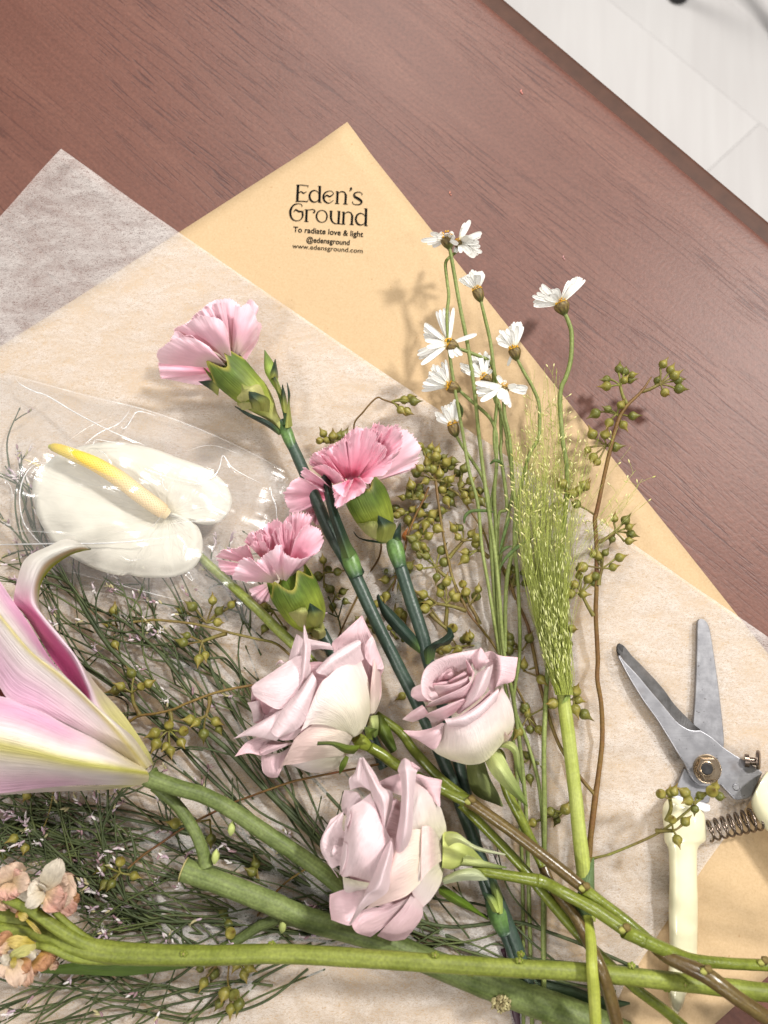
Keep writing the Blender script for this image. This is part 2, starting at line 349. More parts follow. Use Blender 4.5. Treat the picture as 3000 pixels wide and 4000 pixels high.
for q, h in ((P(2648, -14, FZ * 1000), .42), (P(3050, 150, FZ * 1000), .42), (P(2990, -420, FZ * 1000), .42), (P(3400, -250, FZ * 1000), .42)):
    m = MB(); top = q + Vector((.05, .06, h)); m.tube([q + Vector((0, 0, .012)), (q + top) / 2, top], .012, 12); lg = m.build('leg', M['black'], st)
    m = MB(); m.tube([q, q + Vector((0, 0, .010)), q + Vector((0, 0, .03))], [.019, .020, .015], 14); m.build('foot_cap', M['black'], lg)
q = P(3150, -150, FZ * 1000) + Vector((.08, .09, .42)); m = MB(); m.tube([q, q + Vector((0, 0, .02)), q + Vector((0, 0, .04))], [.17, .175, .16], 24); m.build('seat', M['black'], st)

# ================================================================== papers
def isect(o, d, a, b):
    e = b - a; den = d.x * e.y - d.y * e.x; return ((a.x - o.x) * e.y - (a.y - o.y) * e.x) / den
KZ = .6
ka = P(1357, 485, KZ); kl = (P(0, 1355, KZ) - ka).normalized(); kr = (P(2894, 2420, KZ) - ka).normalized()
klen = isect(ka, kr, P(3000, 3770, KZ), P(2720, 4000, KZ))
kp = thing('kraft_paper', 'plain tan kraft paper sheet lying on the table with a black printed shop stamp', 'wrapping paper', ka)
rows = []
for i in range(60):
    r = []
    for j in range(60):
        p = ka + kr * (klen * i / 59) + kl * (.75 * j / 59); dd_ = (p - ka).length; p.z = .0006 + .0004 * noise.noise(p * 14) + .0022 * sstep(.030, 0, dd_) ; r.append(p)
    rows.append(r)
m = MB(); m.grid(rows); o = m.build('sheet', M['kraft'], kp); md = o.modifiers.new('thickness', 'SOLIDIFY'); md.thickness = .0003; md.offset = -1
# printed stamp: strokes of the serif lettering, then three lines of small lettering
G = V(1050, 650, 3.318); TZ = [1.02]
def strokes(lst, mb):
    for pts, wd in lst:
        wd = wd if isinstance(wd, (list, tuple)) else [wd] * 2
        n = max(12, len(pts) * 7)
        pp = cat([Vector((x, y, 0)) for x, y in pts], n); ww = catf(list(wd), n); TZ[0] += .0012; L, Rr = [], []
        for i, p in enumerate(pp):
            t = (pp[min(i + 1, n - 1)] - pp[max(0, i - 1)]).normalized(); nn = Vector((-t.y, t.x, 0)) * ww[i] * .5
            a, b = p + nn, p - nn; L.append(G(a.x, a.y, TZ[0])); Rr.append(G(b.x, b.y, TZ[0]))
        mb.grid([L, Rr])
def ell(cx, cy, rx, ry, a0=0, a1=360, n=9): return [(cx + rx * math.cos(R(a0 + (a1 - a0) * i / (n - 1))), cy + ry * math.sin(R(a0 + (a1 - a0) * i / (n - 1)))) for i in range(n)]
F2 = 9
mb = MB(); strokes([
 ([(380, 242), (374, 350), (370, 450)], 31), ([(358, 240), (430, 240), (512, 249)], F2), ([(512, 246), (506, 275)], [10, 4]), ([(384, 342), (420, 325), (450, 345), (490, 324)], [8, 12, 14, 5]), ([(347, 453), (430, 450), (503, 456)], 11), ([(498, 458), (514, 424)], [10, 4]),
 (ell(592, 385, 64, 76), [9, 8, 14, 24, 26, 22, 12, 8, 9]), ([(662, 252), (660, 350), (656, 462)], 30), ([(636, 253), (676, 256)], 8), ([(640, 462), (686, 467)], 8),
 ([(722, 402), (752, 372), (790, 388), (842, 355)], [10, 15, 17, 6]), ([(842, 355), (820, 322), (775, 318), (725, 345), (708, 395), (728, 450), (780, 474), (842, 436)], [8, 8, 9, 18, 26, 22, 11, 5]),
 ([(892, 325), (889, 400), (885, 478)], 28), ([(902, 348), (940, 324), (980, 334), (1000, 372)], [6, 11, 14, 24]), ([(1000, 365), (996, 430), (991, 485)], 28), ([(857, 478), (914, 481)], 9), ([(963, 485), (1021, 488)], 9), ([(868, 325), (900, 325)], 9),
 ([(1058, 276), (1070, 292), (1042, 320)], [30, 20, 5]), ([(1208, 372), (1204, 345), (1160, 330), (1108, 352), (1115, 390), (1165, 420), (1203, 455), (1180, 490), (1125, 494), (1090, 478), (1086, 450)], [9, 8, 10, 18, 28, 32, 26, 14, 9, 8, 9]),
 ([(432, 520), (422, 492), (378, 482), (322, 500), (284, 560), (280, 620), (302, 675), (352, 703), (408, 690), (438, 645), (436, 590)], [12, 8, 9, 18, 28, 28, 20, 10, 10, 20, 26]), ([(322, 588), (350, 560), (392, 582), (453, 577)], [7, 15, 20, 6]),
 ([(492, 560), (488, 640), (485, 710)], 28), ([(459, 710), (516, 714)], 9), ([(464, 557), (520, 562), (572, 556), (597, 575), (585, 597), (572, 590)], [7, 9, 10, 14, 18, 8]),
 (ell(688, 645, 70, 78), [20, 14, 8, 16, 22, 16, 8, 14, 20]), ([(808, 578), (806, 660), (825, 715), (870, 742), (905, 725)], [28, 28, 18, 10, 7]), ([(912, 580), (908, 660), (902, 740)], 28), ([(788, 575), (826, 578)], 8), ([(886, 578), (928, 581)], 8), ([(888, 740), (934, 744)], 9),
 ([(972, 590), (969, 660), (965, 745)], 28), ([(982, 614), (1020, 590), (1062, 600), (1082, 640)], [6, 11, 14, 24]), ([(1082, 632), (1078, 700), (1074, 752)], 28), ([(938, 745), (992, 748)], 9), ([(1046, 752), (1102, 755)], 9), ([(948, 590), (980, 591)], 9),
 (ell(1192, 682, 64, 76), [9, 8, 14, 24, 26, 22, 12, 8, 9]), ([(1262, 545), (1260, 650), (1255, 765)], 30), ([(1236, 545), (1276, 548)], 8), ([(1238, 765), (1283, 769)], 8)], mb)
lt = mb.build('lettering', M['ink'], kp)
def small(txt, a, b, hh, off, mat):
    cu = bpy.data.curves.new('lettering', 'FONT'); cu.body = txt; cu.size = 1; cu.offset = off
    ob = bpy.data.objects.new('lettering_source', cu); COL.objects.link(ob); bpy.context.view_layer.update()
    me = bpy.data.meshes.new_from_object(ob.evaluated_get(bpy.context.evaluated_depsgraph_get())); bpy.data.objects.remove(ob)
    x0 = min(v.co.x for v in me.vertices); x1 = max(v.co.x for v in me.vertices); TZ[0] += .004
    dx, dy = b[0] - a[0], b[1] - a[1]; L = math.hypot(dx, dy); ex, ey = dx / L, dy / L
    for v in me.vertices:
        t = (v.co.x - x0) / (x1 - x0) * L; h = v.co.y * hh / .73
        v.co = G(a[0] + ex * t + ey * h, a[1] + ey * t - ex * h, TZ[0])
    me.materials.clear(); return link('lettering', me, mat, kp)
small('To radiate love & light', (316, 847), (1222, 912), 74, .012, M['ink'])
small('@edensground', (487, 978), (1046, 1018), 70, .012, M['ink'])
small('www.edensground.com', (304, 1056), (1216, 1122), 62, .002, M['ink2'])

ta = P(250, 600, 1.3); tl = (P(0, 850, 1.3) - ta).normalized(); tr_ = (P(3000, 2490, 1.3) - ta).normalized()
tlen = isect(ta, tr_, P(2922, 3136, 1.3), P(2482, 3763, 1.3))
dirb = (P(2482, 3763, 1.3) - P(2922, 3136, 1.3)).normalized()
def tz(p):
    d = math.hypot((p.x - .02) * .9, (p.y + .06)); mk = sstep(.27, .10, d)
    q = Vector((p.x, p.y, 0)); a = 1 - abs(noise.noise(q * 26 + Vector((3, 1, 0)))) * 2; b = 1 - abs(noise.noise(q * 55 + Vector((9, 4, 2)))) * 2; c = noise.noise(q * 9)
    st_ = 1 - abs(noise.noise(Vector((p.x * 70 + p.y * 12, p.y * 10 - p.x * 4, 7)))) * 2
    mk = mk * (1 - .8 * sstep(.09, .16, p.x)); return .0014 + .0004 * (1 + c) + mk * ((.0032 * max(0, a) ** 2 + .0020 * max(0, b) ** 2 + .0018 * max(0, st_) ** 3) + .0016 * (1 + c))
rows = []; NI, NJ = 250, 270
for i in range(NI):
    f = i / (NI - 1); r = []
    for j in range(NJ):
        dj = tl * (1 - f) + dirb * f
        p = ta + tr_ * (tlen * f) + dj * (.62 * j / (NJ - 1)); p.z = tz(p) + .004 * sstep(.07, 0, (p - ta).length); r.append(p)
    rows.append(r)
m = MB(); m.grid(rows); o = m.build('tissue_sheet', M['tissue'])
o['label'] = 'crumpled translucent white fibre tissue sheet spread over the tan kraft paper'; o['category'] = 'tissue paper'
# ================================================================== roses
def rose_col(a=.35, tip=None, base=None, pink=None):
    tip = tip or rgb(232, 210, 214); base = base or rgb(238, 232, 210); pink = pink or rgb(236, 220, 222)
    def f(u, v):
        c = mix(base, pink, sstep(.05, a + .25, u)); c = mix(c, tip, sstep(.75, 1, u) * .7); c = mix(c, rgb(222, 180, 176), .35 * sstep(.975, 1, u)); return (c[0] * .93, c[1] * .925, c[2] * .925)
    return f
RC_W = rose_col(.5, rgb(246, 220, 222), rgb(243, 236, 210), rgb(249, 234, 230))      # creamy outside
RC_P = rose_col(.05, rgb(246, 208, 215), rgb(245, 219, 220), rgb(247, 213, 219))      # pink petal
RC_L = rose_col(.05, rgb(251, 228, 232), rgb(249, 224, 228), rgb(251, 227, 231))      # pale lilac
RC_D = rose_col(.4, rgb(246, 212, 218), rgb(236, 186, 195), rgb(243, 204, 211))      # heart
RC_B = rose_col(.3, rgb(248, 222, 217), rgb(248, 234, 216), rgb(247, 219, 212))       # blush beige
GSEP = lambda u, v: mix(rgb(190, 200, 132), rgb(112, 132, 62), sstep(.2, 1, u))
GSEPD = lambda u, v: mix(rgb(108, 124, 40), rgb(70, 88, 30), u)
def rp(vw, parent):
    def f(rows, col=RC_L, **k):
        return patch('petal', [[vw(p[0], p[1], 10 + p[2] * .72) for p in r] for r in rows], M['rose'], parent, col, crease=.34, nu=k.pop('nu', 30), nv=k.pop('nv', 30), **k)
    return f
# --- rose beneath the carnations
Z1 = V(900, 2300, 2.552)
r1 = thing('rose', 'pale pink rose lying on its side, widest of the roses, just below the small carnation', 'rose', P(1150, 2760, 5), 'pale pink roses')
p = rp(Z1, r1)
p([[(1260, 1450, 22), (1330, 1200, 22)], [(820, 1440, 30), (1000, 760, 32)], [(480, 1420, 32), (620, 780, 34)], [(280, 1300, 26), (300, 980, 28)]], RC_D)
p([[(1390, 1250, 28), (1380, 1230, 26), (1330, 1330, 30)], [(1495, 1080, 26), (1440, 1060, 22), (1200, 1000, 30)], [(1500, 880, 30), (1400, 800, 28), (1080, 720, 34)], [(1525, 780, 34), (1400, 640, 32), (1010, 560, 40)], [(1450, 560, 38), (1330, 420, 42), (1100, 460, 44)], [(1325, 300, 42), (1320, 275, 43), (1310, 265, 43)]], RC_P)
p([[(1395, 1245, 30), (1440, 1230, 27), (1480, 1150, 20)], [(1395, 1080, 38), (1450, 1080, 34), (1505, 1060, 22)], [(1405, 930, 44), (1450, 920, 40), (1502, 900, 26)], [(1432, 700, 44), (1455, 760, 42), (1490, 830, 32)]], RC_B)
p([[(1410, 460, 46), (1440, 520, 44), (1455, 570, 40)], [(1345, 560, 46), (1400, 640, 46), (1526, 782, 36)], [(1340, 680, 46), (1380, 740, 44), (1440, 800, 42)]], RC_P)
p([[(1040, 610, 38), (1010, 575, 40), (990, 545, 40)], [(880, 600, 42), (900, 560, 44), (870, 520, 40)], [(760, 640, 40), (790, 560, 44), (800, 505, 40)], [(640, 760, 36), (720, 600, 42), (735, 480, 40)]], RC_L)
p([[(575, 740, 32), (640, 800, 34), (800, 800, 34)], [(610, 600, 36), (680, 620, 38), (760, 680, 40)], [(660, 450, 40), (690, 470, 40), (740, 520, 42)]], RC_L)
p([[(240, 1340, 24), (420, 1330, 24), (600, 1230, 26)], [(205, 1150, 34), (330, 1150, 30), (500, 1100, 30)], [(215, 1000, 42), (300, 950, 44), (450, 900, 40)]], RC_D)
p([[(230, 1335, 30), (215, 1230, 36), (170, 1135, 38)], [(290, 1310, 30), (280, 1220, 38), (250, 1120, 42)], [(340, 1290, 26), (330, 1220, 32), (300, 1100, 40)]], RC_L)
p([[(370, 1270, 28), (300, 1190, 36), (240, 1060, 44)], [(460, 1230, 26), (400, 1160, 34), (330, 1080, 44)], [(500, 1200, 30), (470, 1130, 40), (400, 1060, 46)]], RC_D)
p([[(700, 1120, 48), (790, 950, 50), (800, 760, 46)], [(640, 1110, 52), (690, 880, 55), (700, 670, 48)], [(490, 1200, 52), (520, 960, 56), (590, 715, 46)], [(330, 1130, 50), (350, 960, 52), (420, 830, 44)], [(235, 1060, 46), (212, 985, 46), (250, 940, 44)]], RC_L)
p([[(480, 740, 36), (450, 760, 36)], [(520, 745, 40), (495, 710, 40)], [(560, 730, 36), (540, 735, 38)]], RC_L, nu=8, nv=8)
p([[(690, 1010, 48), (650, 1090, 50), (640, 1110, 48)], [(765, 860, 54), (720, 880, 58), (665, 990, 50)], [(800, 610, 54), (745, 620, 60), (708, 740, 50)], [(770, 480, 48), (735, 500, 54), (722, 560, 48)], [(742, 375, 46), (736, 360, 47), (730, 380, 46)]], RC_L)
p([[(650, 1105, 50), (560, 1150, 46), (470, 1230, 40)], [(610, 1240, 56), (430, 1270, 54), (330, 1310, 46)], [(530, 1380, 58), (300, 1370, 55), (160, 1410, 46)], [(470, 1505, 52), (200, 1460, 50), (60, 1475, 44)], [(400, 1500, 46), (240, 1452, 46), (28, 1495, 42)]], RC_L)
p([[(520, 1530, 34), (400, 1500, 36), (280, 1470, 38)], [(420, 1590, 38), (250, 1560, 40), (150, 1540, 42)], [(310, 1665, 42), (180, 1640, 42), (42, 1672, 38)]], RC_P)
p([[(620, 1540, 40), (560, 1530, 40), (500, 1530, 40)], [(480, 1600, 42), (420, 1580, 46), (370, 1550, 42)], [(330, 1660, 42), (300, 1640, 44), (290, 1600, 40)]], RC_P)
p([[(620, 1560, 26), (480, 1640, 30), (330, 1640, 26)], [(560, 1700, 28), (420, 1720, 32), (310, 1690, 28)], [(500, 1820, 28), (420, 1830, 30), (320, 1810, 26)], [(470, 1880, 24), (400, 1880, 24), (355, 1860, 24)]], RC_P)
p([[(1190, 1480, 30), (1150, 1620, 24), (1105, 1700, 18)], [(900, 1560, 34), (900, 1740, 28), (1060, 1790, 14)], [(700, 1600, 36), (720, 1760, 28), (820, 1832, 14)], [(600, 1640, 36), (600, 1740, 30), (620, 1760, 20)]], RC_W)
p([[(1215, 1480, 38), (1180, 1550, 34), (1120, 1660, 26)], [(1020, 1330, 50), (960, 1550, 46), (900, 1690, 32)], [(830, 1350, 52), (760, 1540, 48), (680, 1740, 34)], [(660, 1480, 50), (610, 1600, 46), (530, 1760, 34)], [(630, 1520, 48), (560, 1660, 44), (480, 1822, 32)]], RC_B)
p([[(1195, 1478, 34), (1240, 1475, 38), (1330, 1400, 38), (1390, 1240, 30)], [(1000, 1370, 52), (1150, 1250, 58), (1290, 1180, 54), (1395, 1060, 36)], [(820, 1350, 56), (1000, 1120, 64), (1180, 920, 60), (1370, 900, 40)], [(760, 1380, 58), (900, 1060, 66), (1080, 850, 64), (1300, 700, 46)], [(700, 1420, 58), (880, 980, 66), (1000, 850, 64), (1300, 560, 50)]], RC_W, nu=30, nv=30)
p([[(1330, 700, 48), (1240, 760, 52), (1180, 800, 54), (985, 890, 56)], [(1300, 600, 56), (1180, 690, 60), (1060, 790, 62), (940, 860, 62)], [(1298, 530, 58), (1150, 640, 66), (1000, 730, 68), (880, 845, 64)], [(1270, 510, 54), (1120, 590, 62), (990, 680, 64), (855, 825, 62)], [(1230, 525, 48), (1080, 610, 54), (960, 700, 56), (850, 815, 58)]], RC_L)
p([[(500, 1475, 58), (700, 1370, 60), (800, 1150, 62), (858, 960, 62)], [(480, 1480, 62), (640, 1300, 67), (760, 1090, 70), (852, 900, 66)], [(440, 1460, 62), (560, 1260, 67), (710, 1040, 70), (825, 850, 65)], [(405, 1420, 58), (530, 1190, 60), (670, 1040, 62), (815, 835, 62)], [(430, 1390, 50), (560, 1180, 52), (700, 1000, 54), (800, 870, 56)]], RC_L)
p([[(640, 1500, 44), (720, 1390, 52)], [(520, 1510, 50), (560, 1420, 54)], [(470, 1485, 50), (480, 1470, 54)]], RC_P, nu=10, nv=10)
def rose_hip(vw, parent, c, r, z, col=rgb(150, 160, 60)):
    m = MB(); pts = [vw(*q) for q in c]; m.tube(pts, [vw.s2(x) for x in r], 14, 14, lambda u, v: mix(col, rgb(112, 124, 40), u)); return m.build('hip', M['leaf'], parent)
rose_hip(Z1, r1, [(1250, 1480, 34), (1310, 1530, 32), (1400, 1590, 30)], [50, 62, 36], 30)
sp = lambda vw, par_, rows, col=GSEPD, **k: patch('sepal', [[vw(*q) for q in r] for r in rows], M['leaf'], par_, col, nu=16, nv=10, thick=.5, **k)
sp(Z1, r1, [[(1290, 1560, 38), (1270, 1600, 40), (1230, 1645, 36)], [(1180, 1560, 44), (1150, 1600, 48), (1130, 1630, 42)], [(1030, 1525, 48), (1020, 1545, 52), (1010, 1560, 48)], [(870, 1525, 48), (866, 1545, 50), (862, 1558, 48)]])
sp(Z1, r1, [[(1340, 1400, 36), (1360, 1480, 44), (1420, 1510, 38)], [(1340, 1380, 42), (1385, 1420, 48), (1410, 1450, 42)], [(1400, 1385, 42), (1440, 1395, 44), (1465, 1400, 42)]])
sp(Z1, r1, [[(1150, 1660, 30), (1180, 1680, 28)], [(1090, 1750, 28), (1150, 1770, 28)], [(1085, 1845, 24), (1090, 1850, 24)]])
sp(Z1, r1, [[(1370, 1300, 26), (1400, 1270, 28), (1470, 1260, 22)], [(1370, 1380, 30), (1420, 1360, 34), (1475, 1360, 26)], [(1420, 1480, 26), (1440, 1480, 28), (1465, 1460, 24)]], GSEP)
sp(Z1, r1, [[(1420, 1250, 20), (1490, 1260, 20), (1530, 1280, 18)], [(1470, 1450, 20), (1530, 1430, 24), (1600, 1420, 20)], [(1600, 1640, 20), (1640, 1620, 22), (1659, 1600, 20)]])
stem('stem', [Z1(1390, 1580, 31), Z1(1520, 1660, 30), Z1(1659, 1760, 28), P(1640, 3040, 24), P(1740, 3090, 22), P(1839, 3136, 24)], [q_ * .92 for q_ in [3.0, 3.1, 3.1, 3.0, 3.0, 3.6]], M['rosestem'], r1)
stem('stem', [P(1470, 2790, 16), P(1563, 2860, 18), P(1623, 2939, 18), P(1720, 3041, 20), P(1839, 3136, 22)], [q_ * .92 for q_ in [2.2, 2.6, 2.8, 2.8, 3.0]], M['rosestem'], r1)
stem('stem', [P(1830, 3128, 24), P(1860, 3150, 26), P(1980, 3235, 30), P(2122, 3343, 34), P(2291, 3478, 36)], [q_ * .92 for q_ in [4.0, 3.2, 3.1, 3.1, 3.1]], M['rosebrown'], r1)['label'] = 'brown length of rose stem between two joints'
stem('stem', [P(2283, 3472, 36), P(2310, 3496, 36), P(2440, 3596, 36), P(2540, 3680, 40)], [q_ * .92 for q_ in [3.6, 3.1, 3.1, 3.0]], M['rosestem'], r1)
stem('stem', [P(2530, 3670, 40), P(2600, 3735, 46), P(2750, 3805, 54), P(2868, 3890, 56), P(3010, 3990, 54), P(3200, 4150, 50)], [q_ * .92 for q_ in [3.0, 3.1, 3.8, 3.6, 3.5, 3.4]], M['rosebrown'], r1)
# --- rose showing its swirl
Z2 = V(1550, 2500, 3.016)
r2 = thing('rose', 'pale pink rose whose open swirl of petals faces up, above a brown stem', 'rose', P(1900, 2800, 5), 'pale pink roses')
p = rp(Z2, r2)
p([[(1000, 600, 30), (560, 620, 30)], [(860, 500, 34), (500, 560, 34)], [(700, 420, 36), (420, 560, 34)]], RC_D, nu=10, nv=10)
p([[(1100, 640, 36), (1060, 480, 34), (1040, 300, 34), (1008, 160, 36)], [(1150, 600, 38), (1140, 460, 36), (1130, 290, 36), (1110, 130, 38)], [(1165, 560, 48), (1215, 430, 50), (1230, 300, 50), (1220, 185, 44)], [(1240, 520, 44), (1370, 480, 42), (1405, 340, 42), (1425, 205, 40)]], RC_P)
p([[(170, 600, 36), (200, 560, 38), (295, 515, 40)], [(175, 665, 40), (240, 640, 42), (330, 620, 44)], [(250, 720, 40), (310, 720, 42), (385, 740, 44)]], RC_P)
p([[(640, 740, 34), (560, 640, 34), (620, 520, 34), (760, 430, 34), (880, 350, 40)], [(400, 720, 44), (420, 580, 42), (520, 440, 42), (680, 340, 44), (880, 290, 48)], [(330, 680, 54), (340, 480, 52), (450, 330, 52), (650, 230, 54), (920, 190, 54)], [(300, 640, 58), (288, 480, 56), (360, 310, 56), (590, 185, 57), (990, 100, 56)]], RC_L, nu=26, nv=26)
p([[(920, 350, 50), (940, 350, 52), (960, 370, 52)], [(885, 220, 54), (960, 240, 62), (1050, 280, 58)], [(960, 110, 56), (1000, 100, 60), (1090, 250, 56)]], RC_P)
for rr in ([[(520, 560, 40), (500, 540, 44), (480, 500, 46)], [(640, 470, 42), (560, 420, 50), (500, 440, 50)], [(700, 430, 42), (640, 340, 52), (570, 370, 52)]], [[(440, 560, 42), (420, 540, 48), (430, 515, 50)], [(560, 560, 42), (520, 530, 50), (500, 500, 50)], [(660, 520, 42), (640, 500, 48), (620, 480, 48)]],
           [[(640, 540, 44), (620, 500, 50), (610, 480, 50)], [(740, 500, 44), (730, 450, 52), (700, 430, 52)], [(830, 460, 44), (830, 400, 54), (800, 370, 52)]], [[(830, 440, 46), (830, 330, 54), (815, 240, 56)], [(870, 430, 50), (880, 360, 58), (845, 270, 58)], [(910, 420, 46), (910, 380, 52), (890, 340, 52)]],
           [[(560, 480, 46), (560, 440, 50), (550, 410, 50)], [(600, 470, 46), (620, 420, 54), (600, 400, 54)], [(640, 460, 44), (660, 400, 52), (640, 370, 50)]]):
    p(rr, RC_D, nu=12, nv=12)
p([[(510, 690, 44), (470, 620, 50), (435, 540, 56)], [(670, 650, 50), (620, 580, 58), (620, 525, 60)], [(830, 560, 52), (800, 500, 60), (800, 455, 60)], [(860, 500, 52), (850, 450, 58), (840, 420, 58)]], RC_P)
p([[(330, 800, 44), (360, 770, 54), (380, 745, 58)], [(600, 740, 50), (590, 690, 60), (560, 660, 64)], [(800, 690, 54), (780, 610, 64), (720, 590, 66)], [(860, 560, 54), (880, 500, 64), (860, 500, 66)], [(900, 420, 54), (915, 390, 60), (905, 365, 62)]], RC_P)
p([[(700, 860, 50), (730, 870, 54), (740, 868, 50)], [(800, 700, 56), (880, 720, 66), (970, 690, 58)], [(860, 580, 58), (980, 560, 72), (1062, 560, 60)], [(920, 440, 58), (1040, 400, 70), (1110, 410, 60)], [(960, 380, 56), (1080, 320, 66), (1133, 285, 60)]], RC_L)
p([[(420, 1030, 40), (380, 930, 46), (315, 890, 46)], [(560, 940, 50), (500, 880, 56), (400, 850, 58)], [(700, 840, 54), (650, 780, 62), (620, 755, 63)], [(830, 740, 56), (800, 700, 62), (790, 690, 62)]], RC_P)
p([[(190, 965, 42), (120, 950, 44), (66, 935, 42)], [(330, 905, 46), (230, 870, 52), (165, 850, 46)], [(370, 855, 50), (330, 800, 56), (300, 765, 52)]], RC_P)
p([[(560, 1000, 46), (750, 920, 50), (980, 760, 52), (1110, 630, 46)], [(600, 950, 54), (760, 880, 60), (960, 740, 60), (1100, 590, 52)]], RC_D, nu=8)
p([[(640, 1420, 34), (860, 1468, 36), (1060, 1415, 34), (1250, 1210, 28), (1345, 1110, 18)], [(440, 1300, 42), (780, 1330, 56), (1000, 1270, 58), (1200, 1100, 48), (1382, 960, 22)], [(520, 1130, 50), (750, 1150, 64), (950, 1090, 66), (1150, 940, 56), (1345, 760, 30)], [(560, 980, 56), (720, 1010, 66), (900, 960, 70), (1090, 800, 64), (1240, 560, 40)]], RC_W, nu=30, nv=30)
p([[(280, 1180, 40), (420, 1120, 46), (540, 1100, 50)], [(430, 1300, 38), (560, 1290, 46), (700, 1250, 54)], [(640, 1420, 34), (720, 1420, 40), (860, 1400, 48)]], RC_W)
p([[(650, 1025, 62), (860, 1025, 64), (1020, 900, 62), (1165, 745, 52)], [(600, 1000, 70), (800, 985, 73), (1010, 860, 70), (1190, 660, 58)], [(570, 945, 70), (760, 930, 76), (960, 820, 74), (1200, 590, 60)], [(560, 930, 64), (720, 905, 70), (930, 790, 68), (1190, 575, 56)], [(600, 940, 54), (740, 910, 58), (940, 800, 58), (1160, 620, 48)]], RC_L)
p([[(545, 1030, 58), (560, 990, 60), (535, 975, 58)], [(510, 1190, 58), (450, 1090, 64), (420, 1035, 56)], [(430, 1285, 54), (290, 1160, 56), (260, 1070, 50)], [(250, 1175, 46), (150, 1130, 48), (75, 1065, 44)]], RC_P)
p([[(1225, 1215, 26), (1290, 1200, 24), (1350, 1130, 16)], [(1275, 1080, 40), (1310, 1130, 34), (1370, 1060, 20)]], RC_B, nu=8, nv=8)
sp(Z2, r2, [[(1040, 1430, 30), (1120, 1370, 34), (1200, 1280, 28)], [(1110, 1560, 36), (1200, 1480, 42), (1270, 1400, 34)], [(1210, 1680, 36), (1290, 1620, 42), (1350, 1560, 34)], [(1370, 1830, 32), (1410, 1780, 36), (1450, 1740, 32)], [(1530, 1955, 28), (1540, 1960, 30), (1545, 1958, 28)]], GSEP)
sp(Z2, r2, [[(1190, 1270, 26), (1230, 1240, 30), (1250, 1210, 24)], [(1290, 1270, 34), (1330, 1240, 38), (1350, 1200, 30)], [(1370, 1340, 34), (1410, 1320, 38), (1430, 1290, 32)], [(1400, 1500, 30), (1430, 1490, 34), (1455, 1480, 30)], [(1470, 1690, 24), (1475, 1690, 25), (1480, 1690, 24)]], GSEP)
sp(Z2, r2, [[(825, 1460, 16), (930, 1450, 20), (1030, 1430, 16)], [(840, 1620, 16), (980, 1600, 22), (1100, 1640, 16)], [(920, 1820, 14), (1050, 1790, 18), (1190, 1800, 14)], [(1230, 1960, 12), (1245, 1960, 12), (1255, 1960, 12)]], lambda u, v: mix(rgb(104, 112, 60), rgb(128, 138, 88), v))
rose_hip(Z2, r2, [(1120, 1330, 26), (1170, 1400, 24), (1230, 1500, 22)], [90, 110, 50], 20, rgb(140, 150, 62))
stem('stem', [P(1950, 2990, 22), P(1985, 3100, 22), P(2030, 3190, 22), P(2082, 3300, 22), P(2120, 3380, 22)], [q_ * .92 for q_ in [2.6, 2.7, 2.8, 2.8, 2.8]], M['rosestem'], r2)
stem('stem', [P(2118, 3376, 20), P(2160, 3470, 24), P(2241, 3570, 32), P(2289, 3660, 38), P(2337, 3763, 48), P(2380, 3884, 46), P(2425, 4060, 42)], [q_ * .92 for q_ in [2.9, 2.9, 3.0, 3.1, 3.3, 3.3, 3.2]], M['rosebrown'], r2)
# --- rose in front
Z3 = V(1230, 2940, 2.949)
r3 = thing('rose', 'pale pink rose lowest of the three, resting on the thick cut lily stem', 'rose', P(1500, 3350, 5), 'pale pink roses')
p = rp(Z3, r3)
p([[(1380, 1000, 34), (1300, 1650, 28)], [(900, 520, 40), (800, 1780, 34)], [(420, 700, 40), (400, 1600, 34)]], RC_P)
p([[(1300, 1100, 30), (1200, 1500, 30)], [(800, 1000, 34), (700, 1500, 34)], [(400, 1000, 34), (400, 1300, 34)]], RC_D, nu=8, nv=8)
p([[(1290, 450, 40), (1220, 400, 42), (1150, 360, 42)], [(1430, 620, 38), (1300, 350, 46), (1165, 250, 46)], [(1440, 500, 38), (1420, 350, 42), (1300, 280, 44)], [(1455, 360, 38), (1462, 320, 38), (1420, 305, 40)]], RC_P)
p([[(1010, 500, 46), (900, 460, 48), (780, 410, 46)], [(1010, 360, 48), (900, 370, 52), (760, 370, 48)], [(990, 240, 48), (880, 270, 50), (742, 332, 48)]], RC_P)
p([[(1450, 1090, 22), (1490, 1020, 20), (1515, 920, 18)], [(1230, 1000, 48), (1330, 900, 46), (1505, 820, 22)], [(1130, 900, 58), (1280, 700, 54), (1450, 640, 28)], [(1120, 700, 60), (1230, 530, 56), (1380, 540, 36)], [(1150, 340, 52), (1230, 390, 48), (1320, 460, 40)]], RC_W, nu=26, nv=26)
p([[(520, 880, 56), (330, 690, 44), (305, 600, 40)], [(560, 640, 52), (400, 560, 50), (320, 500, 42)], [(545, 560, 52), (490, 460, 52), (345, 430, 42)]], RC_L)
p([[(560, 900, 40), (420, 1150, 38), (330, 1380, 36)], [(330, 900, 48), (240, 1120, 44), (280, 1300, 40)], [(330, 700, 52), (110, 990, 50), (200, 1330, 42)], [(310, 690, 50), (75, 1020, 48), (150, 1270, 42)], [(180, 770, 48), (64, 1090, 46), (270, 1440, 40)]], RC_L)
p([[(260, 1000, 52), (230, 1050, 54), (280, 1080, 52)], [(190, 1130, 54), (200, 1150, 58), (250, 1120, 56)], [(178, 1195, 52), (210, 1200, 54), (260, 1160, 54)]], RC_L, nu=8, nv=8)
